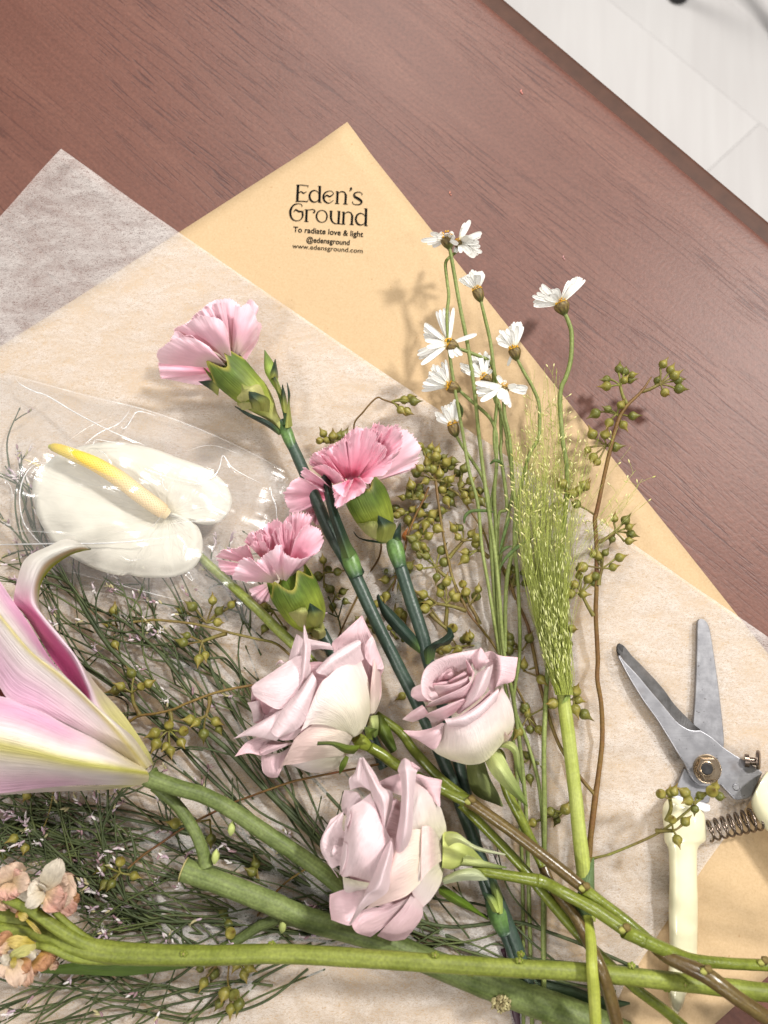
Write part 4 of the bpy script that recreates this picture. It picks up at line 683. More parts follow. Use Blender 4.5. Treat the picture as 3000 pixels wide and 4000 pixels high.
stem('stem', [C3(1440, 1680, 12), P(1278, 2510, 12), P(1330, 2620, 10), P(1420, 2800, 8), P(1500, 3000, 8)], CS([44, 42, 42, 42, 40]), M['carnstem'], k3, 12)

# ================================================================== anthurium in its clear sleeve
H = V(0, 1400, 1.3825)
an = thing('anthurium', 'white heart-shaped anthurium with a yellow spadix inside the clear plastic sleeve', 'anthurium', P(500, 1990, 5))
outl = [(905, 838), (990, 848), (1040, 868), (1120, 895), (1200, 872), (1248, 800), (1245, 735), (1200, 660), (1100, 590), (960, 540), (820, 488), (640, 455), (520, 462), (400, 490), (310, 525), (262, 560), (222, 592), (190, 640), (178, 720), (205, 850), (245, 930), (300, 1010), (400, 1078), (500, 1130), (640, 1172), (690, 1165), (760, 1180), (880, 1183), (960, 1172), (1040, 1135), (1088, 1060), (1090, 970), (1055, 900), (990, 858), (905, 846)]
no, nr = 110, 20; ol = cat([Vector((x, y, 0)) for x, y in outl], no); A0 = Vector((905, 842, 0)); tip = Vector((222, 592, 0)); axd = (tip - A0).normalized(); axn = Vector((-axd.y, axd.x, 0))
vs, uv, cc = [], [], []
for i in range(nr):
    u = i / (nr - 1)
    for j in range(no):
        q = A0 + (ol[j] - A0) * u; al = (q - A0).dot(axd); sd = (q - A0).dot(axn)
        val = math.exp(-(sd / 75) ** 2) * sstep(-60, 220, al)
        z = 14 + 5 * math.sin(math.pi * min(1, u * .75)) - 1.2 * sstep(.8, 1, u) - 1.8 * val + 2 * sstep(40, 240, abs(sd)) * (1 - sstep(.7, 1, u)) + 0.7 * noise.noise(Vector((q.x * .011, q.y * .011, 1))) + .5 * noise.noise(Vector((q.x * .03, q.y * .03, 5)))
        z += .35 * noise.noise(Vector((j * .55, u * 1.5, 2))) * sstep(.2, .9, u)
        vs.append(H(q.x, q.y, z)); uv.append((u, j / no)); c = mix(rgb(224, 217, 190), rgb(226, 222, 208), sstep(.0, .3, u)); cc.append(c)
sp_ = link('spathe', mesh('spathe', vs, gridfaces(nr, no), uv, cc), M['anth'], an); md = sp_.modifiers.new('thickness', 'SOLIDIFY'); md.thickness = .0007
stem('spathe_tail', [H(235, 600, 11), H(200, 575, 11), H(130, 545, 9)], [1.6, .9, .3], flat_mat('tail', rgb(216, 200, 150)), an, 8)
m = MB(); pts = [H(x, y, z) for x, y, z in ((905, 845, 18), (860, 812, 21), (760, 740, 24), (640, 648, 26), (520, 575, 27), (400, 522, 26), (310, 487, 25), (268, 476, 24))]
def spc(u, v): return mix(mix(rgb(228, 206, 160), rgb(232, 200, 96), sstep(.25, .6, u)), mix(rgb(214, 190, 34), rgb(160, 160, 28), sstep(.82, 1, u)), sstep(.55, .8, u))
m.tube(pts, [H.s2(x) for x in (26, 40, 42, 42, 38, 32, 24, 12)], 18, 60, spc); sx = m.build('spadix', M['spadix'], an)
m = MB(); path = cat(pts, 90)
for i in range(8, 84):
    t = (path[i + 1] - path[i - 1]).normalized(); s_ = t.cross(Vector((0, 0, 1))).normalized(); u_ = s_.cross(t)
    for k in range(9):
        a = math.pi * (k + .5 * (i % 2)) / 9 - .1; r = catf([H.s2(x) for x in (26, 40, 42, 42, 38, 32, 24, 12)], 90)[i]; d = s_ * math.cos(a) + u_ * math.sin(a)
        m.ico(path[i] + d * r * .99, .00042, mix(spc(i / 90, 0), rgb(196, 150, 80), .45 if i < 50 else .15), d)
o = m.build('flower_bump', M['fine'], sx, 'stuff')
stem('stem', [H(960, 960, 9), H(1090, 1080, 10), H(1200, 1180, 12), H(1380, 1345, 15), H(1500, 1465, 20), H(1600, 1560, 22), H(1760, 1720, 20), H(1950, 1950, 16)], CS([34, 34, 34, 36, 38, 38, 38, 38]), M['anthstem'], an, 12)
sl = thing('plastic_sleeve', 'clear glossy plastic flower sleeve over the white anthurium', 'plastic sleeve', P(500, 2000, 5))
top_ = [(-160, 60), (75, 90), (450, 190), (850, 290), (1250, 450), (1640, 645)]; bot_ = [(-160, 1060), (0, 1088), (400, 1225), (900, 1348), (1200, 1400), (1365, 1440)]
NX, NY = 420, 230; tc_ = cat([Vector((x, y, 0)) for x, y in top_], NX); bc_ = cat([Vector((x, y, 0)) for x, y in bot_], NX)
RID = [([(75, 95), (110, 140), (190, 180), (260, 205), (420, 300), (620, 402), (790, 472)], 1.5, 7), ([(705, 268), (680, 310), (640, 352), (570, 385), (520, 412), (480, 445), (448, 472)], 1.2, 6), ([(845, 310), (770, 288), (735, 292), (715, 320), (690, 360), (665, 380), (650, 360)], 1.1, 6), ([(250, 560), (180, 578), (130, 640), (108, 720), (108, 800), (130, 890), (185, 965), (255, 1032)], 1.3, 6),
       ([(-150, 1010), (0, 1006), (300, 1000), (600, 996), (950, 962)], 1.5, 7), ([(1060, 680), (1150, 640), (1185, 590), (1205, 525), (1250, 585), (1320, 630), (1420, 680)], 1.4, 8), ([(1462, 690), (1468, 740), (1490, 800), (1497, 910)], 1.2, 6), ([(500, 470), (520, 440), (600, 450), (700, 455)], 1.0, 6), ([(350, 460), (480, 370), (640, 300)], .6, 7), ([(1000, 500), (1150, 470), (1350, 540)], .5, 9), ([(880, 900), (1040, 880), (1240, 880)], .6, 7), ([(560, 940), (800, 920), (900, 800)], .5, 8), ([(0, 620), (60, 700), (60, 800)], .9, 9), ([(300, 1130), (600, 1210), (900, 1290), (1200, 1360)], .7, 9), ([(520, 490), (570, 520), (600, 580)], 1.0, 6), ([(870, 600), (880, 680), (900, 720)], .9, 6), ([(640, 1060), (700, 1090), (780, 1080)], .9, 6), ([(950, 940), (1000, 1000), (980, 1090)], .9, 6), ([(1020, 1150), (1040, 1200), (1000, 1170)], 1, 6)]
RS = []; FK = .62 * .1454 / 1.3825
RID = [(a, h * w_ * FK * .45, w_) for a, h, w_ in RID] + [([(60, 92), (450, 196), (850, 298), (1250, 458), (1630, 655)], .45, 7), ([(-100, 1062), (0, 1078), (400, 1212), (900, 1335), (1340, 1425)], .45, 7), ([(1620, 670), (1500, 1000), (1372, 1420)], .35, 7), ([(-150, 930), (200, 935), (420, 960)], .4, 9), ([(700, 560), (900, 640), (1120, 700), (1300, 820)], .3, 10)]
for pl_, h, w_ in RID: RS.append((cat([Vector((x, y, 0)) for x, y in pl_], 40), h, w_, min(x for x, y in pl_) - 30, max(x for x, y in pl_) + 30, min(y for x, y in pl_) - 30, max(y for x, y in pl_) + 30))
import numpy as np
T = (np.arange(NY) / (NY - 1))[None, :, None]; TC = np.array([[v.x, v.y] for v in tc_])[:, None, :]; BC = np.array([[v.x, v.y] for v in bc_])[:, None, :]
XY = TC * (1 - T) + BC * T; X, Y = XY[..., 0], XY[..., 1]; Tt = T[..., 0] + 0 * X; Sx = (np.arange(NX) / (NX - 1))[:, None] + 0 * X
Zf = 4 + (28 * (1 - np.clip((Sx - .45) / .55, 0, 1) ** 1.5 * .78)) * np.clip(np.sin(np.pi * Tt), 0, 1) ** .75
for c_, h, w_, x0, x1, y0, y1 in RS:
    msk = (X > x0) & (X < x1) & (Y > y0) & (Y < y1); xs, ys = X[msk], Y[msk]; best = np.full(xs.shape, 1e9); arg = np.zeros(xs.shape)
    for a in range(39):
        ax_, ay_, bx_, by_ = c_[a].x, c_[a].y, c_[a + 1].x, c_[a + 1].y; L2 = (bx_ - ax_) ** 2 + (by_ - ay_) ** 2 + 1e-9
        tt = np.clip(((xs - ax_) * (bx_ - ax_) + (ys - ay_) * (by_ - ay_)) / L2, 0, 1); dd = (xs - ax_ - tt * (bx_ - ax_)) ** 2 + (ys - ay_ - tt * (by_ - ay_)) ** 2
        k_ = dd < best; best[k_] = dd[k_]; arg[k_] = a + tt[k_]
    Zf[msk] += h * np.exp(-best / (w_ * w_)) * np.clip(np.minimum(arg, 39 - arg) / 5, 0, 1)
rows = []
for i in range(NX):
    r = []
    for j in range(NY):
        x, y = X[i, j], Y[i, j]; z = Zf[i, j] + 1.6 * noise.noise(Vector((x * .0045, y * .006, 3))) + .12 * noise.noise(Vector((x * .012, y * .016, 9)))
        r.append(H(x, y, max(3.2, z)))
    rows.append(r)
m = MB(); m.grid(rows); m.build('front_film', M['film'], sl)
def film_z(x, y):
    i = int(np.argmin(np.abs(X[:, 0] - x))); j = int(np.argmin(np.abs(Y[i] - y))); return (rows[i][j]).z * 1000
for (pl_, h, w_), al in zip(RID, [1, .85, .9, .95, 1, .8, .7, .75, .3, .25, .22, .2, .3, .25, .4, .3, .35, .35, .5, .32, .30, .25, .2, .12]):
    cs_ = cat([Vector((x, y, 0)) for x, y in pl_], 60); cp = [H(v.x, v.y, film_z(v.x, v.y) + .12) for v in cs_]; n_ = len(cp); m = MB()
    m.tube(cp, [(.00052 if al > .6 else .00034) * (.25 + .75 * math.sin(math.pi * min(1, (i + .5) / n_)) ** .6) * (.75 + .5 * abs(noise.noise(Vector((i * .13, al * 20, 0))))) for i in range(n_)], 6, n_, lambda u, v, al=al: (al * (.35 + .65 * sstep(0, .3, u) * sstep(1, .7, u)) * (.75 + .5 * noise.noise(Vector((u * 6, al * 9, 1)))),) * 3, True, 0, .5); m.build('crease', M['crease'], sl)  # whitish tubes painted in as highlight streaks along the film folds

# ================================================================== lily
Ly = V(0, 2000, 1.659)
ll = thing('lily', 'large pink lily at the left edge with its thick cut green stem', 'lily', P(400, 3000, 5))
WH = rgb(232, 222, 218); PK = rgb(220, 168, 200); YG = rgb(196, 196, 72); MG = rgb(214, 112, 158); CRM = rgb(226, 214, 160)
def midrib(v0, w, u0=0, yel=YG, pk=PK):
    def f(u, v):
        d = abs(v - v0); c = mix(WH, pk, sstep(.12, .5, d) * sstep(.1, .5, u) * (.55 + .45 * math.sin(v * 9))); c = mix(c, CRM, (1 - sstep(0, .22, u)) * .8)
        c = mix(c, CRM, .45 * (1 - sstep(w, w * 2.0, d))); return mix(c, mix(yel, rgb(222, 206, 140), u * .55), (1 - sstep(w * .1, w * 1.3, d)) * .85)
    return f
def tep(rows, col, **k): return patch('tepal', [[Ly(*q) for q in r] for r in rows], M['lily'], ll, col, nu=k.pop('nu', 34), nv=k.pop('nv', 30), thick=.7, rough=.2, **k)
tep([[(985, 1700, 30), (960, 1760, 30)], [(700, 1770, 28), (700, 1795, 22)], [(300, 1775, 30), (300, 1812, 22)], [(0, 1790, 32), (0, 1832, 24)], [(-150, 1790, 32), (-150, 1840, 24)]], lambda u, v: mix(rgb(214, 208, 140), rgb(228, 212, 204), sstep(.05, .5, u)))
tep([[(60, 1190, 30), (0, 1250, 30)], [(-60, 1050, 26), (-150, 1200, 26)]], lambda u, v: rgb(110, 50, 40), nu=8, nv=8)
def t3(u, v):
    inn = mix(MG, rgb(206, 140, 172), sstep(.5, .8, u)); out = mix(rgb(214, 208, 136), rgb(228, 204, 212), sstep(.12, .36, u))
    c = mix(inn, rgb(230, 206, 218), sstep(.52, .64, v)); c = mix(c, out, sstep(.66, .8, v))
    tipc = mix(rgb(230, 214, 216), rgb(228, 224, 214), sstep(.6, .8, u)); tipc = mix(tipc, rgb(196, 150, 60), .7 * sstep(.62, .8, v) * (1 - sstep(.8, .95, v))); tipc = mix(tipc, rgb(150, 152, 30), sstep(.78, .95, v)); tipc = mix(tipc, rgb(70, 90, 40), sstep(.97, 1, u))
    return mix(c, tipc, sstep(.52, .68, u))
tep([[(975, 1655, 30), (980, 1640, 32), (985, 1640, 34), (992, 1645, 30)], [(800, 1500, 34), (830, 1490, 32), (890, 1530, 44), (955, 1545, 34)], [(560, 1240, 42), (600, 1290, 42), (650, 1300, 52), (795, 1310, 34)], [(450, 1090, 45), (540, 1160, 45), (577, 1130, 56), (640, 1140, 38)], [(350, 970, 46), (430, 990, 46), (492, 950, 58), (515, 975, 44)], [(250, 800, 44), (310, 830, 48), (390, 815, 58), (404, 828, 48)], [(150, 650, 46), (220, 690, 50), (285, 690, 58), (300, 702, 50)], [(92, 590, 50), (150, 580, 54), (215, 580, 58), (252, 625, 50)], [(118, 430, 54), (170, 440, 62), (225, 450, 62), (262, 470, 52)], [(172, 300, 56), (230, 310, 64), (285, 330, 64), (330, 365, 54)], [(320, 222, 56), (370, 232, 64), (410, 255, 64), (440, 285, 54)], [(440, 178, 54), (490, 200, 58), (515, 225, 58), (530, 252, 52)], [(584, 235, 46), (586, 237, 46), (586, 240, 46), (586, 244, 46)]], t3, nu=60)
tep([[(900, 1690, 40), (930, 1670, 46), (965, 1650, 44), (980, 1640, 38)], [(640, 1500, 52), (720, 1430, 62), (790, 1420, 64), (840, 1440, 46)], [(420, 1390, 56), (520, 1230, 68), (580, 1220, 70), (610, 1290, 44)], [(240, 1290, 58), (340, 1080, 70), (400, 1050, 71), (430, 1090, 46)], [(70, 1225, 56), (170, 940, 70), (230, 920, 70), (310, 930, 48)], [(-10, 1120, 54), (20, 760, 68), (70, 730, 68), (190, 730, 50)], [(-120, 1000, 50), (-90, 620, 64), (-50, 580, 64), (70, 560, 50)], [(-260, 860, 46), (-200, 480, 58), (-160, 440, 58), (-60, 360, 46)]], midrib(.50, .075, 0, rgb(222, 208, 136)), nu=44)
tep([[(905, 1640, 44), (940, 1670, 50), (965, 1710, 48), (950, 1770, 38)], [(640, 1485, 54), (700, 1600, 70), (720, 1690, 68), (700, 1765, 44)], [(430, 1385, 58), (450, 1540, 76), (460, 1660, 72), (450, 1770, 46)], [(250, 1285, 58), (230, 1470, 78), (230, 1620, 74), (240, 1790, 46)], [(60, 1210, 56), (20, 1410, 76), (10, 1590, 72), (60, 1815, 46)], [(-150, 1170, 52), (-170, 1370, 70), (-180, 1550, 68), (-140, 1830, 44)]], midrib(.54, .11, 0, rgb(192, 190, 70)), nu=40)
stem('pedicel', [P(580, 3030, 38), P(600, 3046, 38), P(687, 3075, 36), P(796, 3108, 32), P(904, 3164, 28), P(1049, 3262, 25), P(1200, 3362, 22), P(1331, 3465, 20), P(1420, 3560, 16)], [5.4, 4.5, 4.0, 3.9, 4.0, 4.1, 4.1, 4.1, 3.8], M['lilystem'], ll, 14)
stem('pedicel', [P(600, 3070, 28), P(640, 3100, 27), P(695, 3150, 26), P(752, 3232, 25), P(788, 3312, 24), P(806, 3385, 23)], [2.8, 2.9, 3.0, 3.0, 3.1, 3.4], M['lilystem'], ll, 12)
stem('pedicel', [P(1110, 3570, 18), P(1060, 3600, 16), P(1013, 3618, 15), P(940, 3665, 12), P(868, 3702, 10)], [3.4, 2.8, 2.6, 2.5, 2.2], M['lilystem'], ll, 12, col=(.75, .75, .8))
m = MB(); m.tube([P(716, 3396, 22), P(868, 3452, 22), P(1049, 3523, 20), P(1200, 3590, 18), P(1462, 3665, 15), P(1679, 3757, 14), P(1896, 3842, 14), P(2113, 3920, 15), P(2290, 3985, 15), P(2450, 4050, 14)], [x * .001 for x in (5.5, 5.3, 5.4, 5.5, 5.6, 6.0, 6.6, 7.1, 7.2, 6.9)], 18, 60, (1, 1, 1), False, .04)
ms = m.build('main_stem', M['lilystem'], ll)
def cap(q, d, r, name, par_, c1, c2):
    a = d.orthogonal().normalized(); b = d.cross(a); m = MB(); rows = []
    for i, (rr_, of) in enumerate(((1.0, -.1), (1.0, .0), (.9, .04), (.6, .0), (.3, -.03), (.02, -.04))): rows.append([q + d * of * r + (a * math.cos(k * .3491) + b * math.sin(k * .3491)) * rr_ * r for k in range(18)])
    m.grid(rows, True, lambda u, v: mix(c1, c2, u)); return m.build(name, M['fine'], par_)
cap(P(716, 3396, 22), (P(716, 3396, 22) - P(868, 3452, 22)).normalized(), .0059, 'cut_end', ms, rgb(150, 140, 90), rgb(206, 204, 150))
m = MB()
for k in range(110):
    a = random.random() * 6.28; r = math.sqrt(random.random()) * 38; q = P(1957 + r * math.cos(a), 3922 + r * .85 * math.sin(a), 21.5 + 1.5 * random.random()); m.ico(q, .0007, mix(rgb(186, 178, 132), rgb(110, 96, 66), random.random()), Vector((random.random() - .5, random.random() - .5, .3)), 1.6)
m.build('leaf_scar', M['fine'], ms, 'stuff')
for q in ((P(842, 3345, 27)), (P(1105, 3615, 20)), (P(905, 3235, 26))):
    m = MB(); m.ico(q, .0024, rgb(170, 180, 110), Vector((.2, 1, .4)), 1.7); m.build('scale_leaf', M['fine'], ms)
# ================================================================== daisies
D = V(1620, 820, 2.37); last_daisy = []
def daisy(label, cb, ct, hw, tips, zc, zs, stem_pts, stem_w, disc=0):
    base, topc = D(*cb, zc), D(*ct, zc + 1); ax = (topc - base).normalized(); t = thing('daisy', label, 'daisy', base, 'white daisies'); L = (topc - base).length
    m = MB(); hw_ = D.s2(hw); m.tube([base - ax * .001, base + ax * L * .25, base + ax * L * .65, topc], [hw_ * .3, hw_ * .78, hw_ * 1.0, hw_ * .95], 18, 14, lambda u, v: mix(rgb(84, 88, 40), mix(rgb(84, 64, 42), rgb(146, 126, 74), (math.sin(v * 56 + (u * 12 // 3) * 1.5) * .5 + .5)), sstep(.1, .5, u)), True, .16); cx = m.build('calyx', M['leaf'], t)
    m = MB()
    for k in range(70):
        d = Vector((random.gauss(0, 1), random.gauss(0, 1), random.gauss(0, 1))).normalized()
        if d.dot(ax) < .05: d = d - ax * (d.dot(ax) - .1)
        m.ico(topc + d * hw_ * (.82 if not disc else .95), hw_ * .13, mix(rgb(206, 150, 30), rgb(222, 176, 60), random.random()), d)
    m.build('disc', M['fine'], t, 'stuff')
    tips = list(tips) + [tuple([tp[0] * (1 - w_) + t2[0] * w_, tp[1] * (1 - w_) + t2[1] * w_, (tp[2] if len(tp) > 2 else 0) - random.uniform(1, 4)]) for tp, t2 in zip(tips, tips[1:]) for w_ in (random.uniform(.35, .65),) if math.hypot(tp[0] - t2[0], tp[1] - t2[1]) < 150]
    for k, tp in enumerate(tips):
        zt = zc + tp[2] if len(tp) > 2 else zc + zs * random.uniform(-1.4, 1.4)
        tipp = D(tp[0], tp[1], zt); dv = tipp - topc; sd = dv.cross(toward(topc)).normalized(); st_ = topc + dv.normalized() * hw_ * .55
        wd = D.s2(random.uniform(18, 23)) * (tp[3] if len(tp) > 3 else 1); sag = random.uniform(-.6, 1.2) * .001; rows = []
        for u, w_ in ((0, .45), (.25, .85), (.5, 1), (.75, 1), (.92, .75), (1, .30)):
            q = st_ + (tipp - st_) * u + toward(topc) * (sag * 4 * u * (1 - u)); cv = toward(q) * (.0004 * random.uniform(.5, 1.2))
            rows.append([q - sd * wd * w_, q - sd * wd * w_ * .5 - cv, q - cv * .3, q + sd * wd * w_ * .5 - cv, q + sd * wd * w_])
        patch('petal', rows, M['daisy'], t, lambda u, v: mix(rgb(232, 226, 190), rgb(240, 239, 234), sstep(0, .2, u)), nu=9, nv=7, thick=.2, rough=.05)
    last_daisy.append(t); stem('stem', [base + ax * .0006] + [P(*q) for q in stem_pts], [x * .1454 / 2 for x in ([stem_w * .85] + [stem_w] * len(stem_pts))], M['daisystem'], t, 8, seg=len(stem_pts) * 6)
dd = lambda x, y, z: (1620 + x / 2.37, 820 + y / 2.37, z)
cc_ = lambda x, y, z: (1500 + x / 2.458, 1650 + y / 2.458, z)
daisy('topmost white daisy at the kraft paper edge with drooping petals on the longest straight stem', (322, 345), (300, 262), 66, [(58, 285, -2), (165, 340, -6), (145, 215, -4), (210, 245, 6), (300, 215, 8), (400, 320, 12), (355, 205, 4), (330, 225, 12), (230, 215, 2)], 36, 4, [dd(350, 500, 34), dd(420, 900, 30), dd(490, 1250, 28), dd(550, 1650, 26), dd(600, 2130, 24), cc_(990, 750, 24), cc_(1060, 1200, 22), cc_(1110, 1700, 20), cc_(1150, 2200, 18), (2010, 2760, 12), (2050, 3100, 10), (2066, 3500, 10), (2080, 4060, 9)], 15, 1)
daisy('white daisy overhanging the wood at the top, behind another daisy, its stem hooked', (425, 365), (408, 300), 46, [(512, 95, 6, 1.4), (620, 212, 4, 1.2), (595, 300, 6), (622, 395, 2), (560, 435, 6, 1.5), (520, 400, 8, 1.3), (375, 395, 0), (500, 250, 10, 1.3), (590, 320, 0), (470, 120, 2, 1.2), (545, 430, 0, 1.2)], 30, 4, [dd(370, 400, 28), dd(320, 440, 30), dd(285, 500, 31), dd(300, 660, 30), dd(315, 800, 30), dd(298, 1000, 30), dd(325, 1350, 30), dd(370, 1650, 28), dd(415, 1900, 26), dd(455, 2130, 24), cc_(820, 480, 24), cc_(900, 780, 24), cc_(940, 1200, 22), cc_(1000, 1550, 20), cc_(1040, 1800, 20), cc_(1100, 2180, 16), (1990, 2780, 10), (2025, 3100, 9), (2042, 3500, 9), (2045, 4060, 8)], 13)
daisy('small half-closed white daisy on the paper edge, second from the top', (612, 838), (578, 742), 54, [(408, 640), (440, 625), (460, 612), (490, 597), (530, 553), (585, 572), (622, 566), (640, 590), (560, 600, 8), (600, 600, 8), (500, 620, 8)], 30, 6, [dd(650, 1000, 29), dd(700, 1220, 28), dd(735, 1480, 26), dd(755, 1600, 22), dd(760, 1800, 18), dd(740, 2000, 18), cc_(1060, 200, 18), cc_(1080, 400, 18), cc_(1060, 700, 18), cc_(1080, 1200, 16), cc_(1095, 1800, 14), cc_(1130, 2250, 12)], 14)
daisy('wide white daisy left of the two long stems, with petals spread to the left', (395, 1285), (318, 1238), 58, [(200, 940), (270, 908), (360, 905), (90, 1050), (85, 1090), (80, 1150), (95, 1205), (25, 1345), (60, 1432), (120, 1400), (30, 1310), (575, 1150, 4), (440, 1345, 4), (350, 1372, 4), (240, 950, -4), (110, 1270, 8), (345, 980, -6)], 30, 7, [dd(470, 1305, 28), dd(560, 1340, 26), dd(670, 1385, 24), dd(715, 1440, 22), dd(730, 1540, 18), dd(745, 1700, 16), dd(790, 1850, 16), dd(800, 2130, 16), cc_(1120, 300, 16), cc_(1180, 800, 16), cc_(1100, 900, 14), cc_(1090, 1400, 14), cc_(1110, 2100, 12)], 14)
daisy('white daisy swept to the left, below the wide daisy', (410, 1668), (322, 1625), 56, [(165, 1432, 6), (130, 1500, 6), (118, 1560, 8), (75, 1600, 2), (65, 1675, -2), (285, 1385, 2, .6), (200, 1440, 6), (105, 1610, 0), (240, 1470, 8), (150, 1540, 10)], 26, 5, [dd(490, 1740, 24), dd(560, 1800, 23), dd(690, 1920, 20), dd(745, 2030, 18), dd(760, 2130, 18), cc_(1080, 320, 18), cc_(1075, 500, 16), cc_(1020, 900, 16), cc_(1040, 1400, 14), cc_(1090, 2000, 12), cc_(1140, 2300, 10)], 14)
daisy('white daisy behind the long stems, just above the open yellow-centred one', (700, 1610), (640, 1550), 52, [(418, 1420), (425, 1480), (500, 1370), (560, 1330), (655, 1308), (690, 1345), (715, 1480), (540, 1420, 6), (470, 1500, 6), (610, 1340, 4)], 22, 6, [dd(720, 1680, 18), dd(750, 1780, 16), dd(800, 1880, 16), dd(860, 2130, 14), cc_(1180, 200, 14), cc_(1240, 600, 14), cc_(1170, 1000, 12), cc_(1110, 1400, 10), cc_(1100, 2200, 9)], 13)
daisy('open white daisy showing its bright orange-yellow centre', (822, 1700), (835, 1640), 46, [(560, 1600, 6, 1.2), (570, 1690, 8, 1.2), (610, 1770, 12, 1.3), (765, 1535, 4), (785, 1750, 16, 1.6), (850, 1800, 14, 1.3), (885, 1830, 4), (1045, 1650, 6, 1.2), (1030, 1695, 4, 1.2), (830, 1575, 2), (690, 1640, 10, 1.4), (945, 1630, 10, 1.3), (640, 1620, 12, 1.3)], 28, 5, [dd(825, 1780, 22), dd(835, 1920, 20), dd(880, 2130, 20), cc_(1235, 600, 18), cc_(1290, 1000, 16), cc_(1180, 1500, 14), cc_(1160, 2200, 12)], 16, 1)
daisy('upright white daisy above the grass plume, half over the table', (945, 1378), (918, 1290), 56, [(755, 1180), (770, 1225), (785, 1112), (830, 1118), (880, 1078), (920, 1036), (980, 1036), (1002, 1080), (860, 1445, -6, .7), (850, 1150, 8), (950, 1070, 8)], 28, 6, [dd(1010, 1500, 27), dd(1090, 1640, 25), dd(1150, 1800, 22), dd(1155, 2000, 20), dd(1140, 2130, 20), (2060, 1800, 18), (2010, 2050, 16), (2025, 2300, 14), (2030, 2550, 12), (2007, 2747, 10), (2060, 2900, 10), (2110, 3100, 10), (2127, 3450, 10), (2125, 4060, 8)], 14)
daisy('white daisy farthest right, leaning over the bare table on a curved stem', (1388, 958), (1352, 868), 68, [(1088, 797), (1100, 885), (1130, 768), (1175, 690), (1235, 740), (1300, 730, 8, 1.5), (1430, 655), (1500, 620), (1530, 622), (1578, 648), (1110, 840), (1200, 800, 8), (1260, 780, 10), (1480, 690, 8)], 32, 7, [dd(1425, 1040, 31), dd(1452, 1150, 30), dd(1445, 1380, 28), dd(1400, 1550, 27), dd(1358, 1640, 26), dd(1345, 1800, 24), dd(1370, 2130, 22), (2215, 1850, 20), (2200, 2100, 16), (2150, 2500, 12), (2137, 2650, 12), (2125, 2900, 14), (2127, 3200, 14), (2122, 3600, 12), (2127, 4060, 10)], 18)
daisy('lowest white daisy, closed up, beside the edge of the tissue', (382, 2088), (352, 1990), 55, [(188, 1870), (200, 1930), (248, 1818), (310, 1798), (370, 1755), (405, 1818), (412, 1900), (280, 1850, 8), (345, 1800, 8), (230, 1900, 4)], 20, 6, [cc_(740, 210, 20), cc_(800, 300, 19), cc_(860, 390, 18), cc_(930, 500, 17), cc_(1000, 700, 16), cc_(1020, 950, 16), cc_(1060, 1300, 14), cc_(1080, 1800, 12), cc_(1120, 2250, 9)], 13)

for dk, pts in ((4, [(770, 970, 22), (780, 900, 24), (840, 852, 25), (960, 848, 24), (1060, 862, 20)]), (8, [(1112, 1220, 18), (1150, 1090, 20), (1180, 990, 21), (1215, 900, 22)]), (8, [(1112, 1400, 18), (1180, 1290, 21), (1290, 1190, 22), (1420, 1110, 22)]), (8, [(1110, 1260, 18), (1170, 1205, 20), (1230, 1187, 20)]), (2, [(1018, 400, 22), (1060, 367, 24), (1110, 378, 23), (1150, 425, 20)]), (9, [(400, 1750, 0)])):
    if len(pts) > 1: n_ = len(pts); stem('leaf', [cc_(*q) if isinstance(cc_(*q), Vector) else P(*cc_(*q)) for q in pts], [.4] + [.9] * (n_ - 2) + [.25], M['daisystem'], last_daisy[dk], 8, col=(.42, .55, .5), flat=.35)
patch('leaf', [[D(400, 1790, 24), D(412, 1780, 25)], [D(410, 1850, 24), D(450, 1845, 26)], [D(412, 1930, 22), D(440, 1920, 23)]], M['leaf'], last_daisy[1], rgb(84, 100, 48), nu=8, nv=6)
# ================================================================== grass plume
gp = thing('grass_plume', 'feathery pale green grass plume on a thick light green stalk', 'ornamental grass', P(2230, 3000, 8))
Gz = V(1950, 1700, 1.843)
stem('stalk', [P(2198, 2690, 16), P(2205, 2760, 16), P(2220, 2870, 18), P(2247, 3100, 20), P(2262, 3250, 22), P(2280, 3400, 24), P(2300, 3600, 30)], [3.3, 3.6, 3.6, 3.5, 3.6, 3.8, 3.4], M['grass'], gp, 14)
stem('stalk', [P(2292, 3590, 32), P(2308, 3680, 42), P(2312, 3780, 52), P(2320, 3880, 50), P(2330, 4060, 46)], [2.9, 2.6, 2.6, 2.7, 2.6], M['grass'], gp, 12, col=(1, .98, .7))
patch('sheath', [[P(2195, 2750, 19), P(2210, 2740, 20), P(2228, 2730, 17)], [P(2200, 2735, 20), P(2212, 2722, 21), P(2228, 2710, 18)], [P(2212, 2715, 20), P(2222, 2705, 20), P(2230, 2700, 18)]], M['leaf'], gp, rgb(150, 170, 90), nu=8, nv=8)
patch('sheath', [[P(2240, 3560, 30), P(2300, 3600, 34), P(2330, 3560, 28)], [P(2270, 3440, 28), P(2308, 3470, 31), P(2322, 3480, 26)], [P(2318, 3350, 24), P(2319, 3350, 24), P(2320, 3352, 24)]], M['leaf'], gp, rgb(96, 120, 70), nu=10, nv=6)
hm, sm = MB(), MB(); rg = random.Random(11)
def sheaf(y):
    k = [(-600, 60, 900), (-300, 60, 800), (0, 70, 700), (300, 100, 620), (600, 132, 540), (900, 152, 505), (1200, 236, 484), (1500, 296, 496), (1700, 352, 512), (1860, 418, 520)]
    for p_, q_ in zip(k, k[1:]):
        if y <= q_[0]: t = max(0, (y - p_[0]) / (q_[0] - p_[0])); return p_[1] + (q_[1] - p_[1]) * t, p_[2] + (q_[2] - p_[2]) * t
    return 418, 520
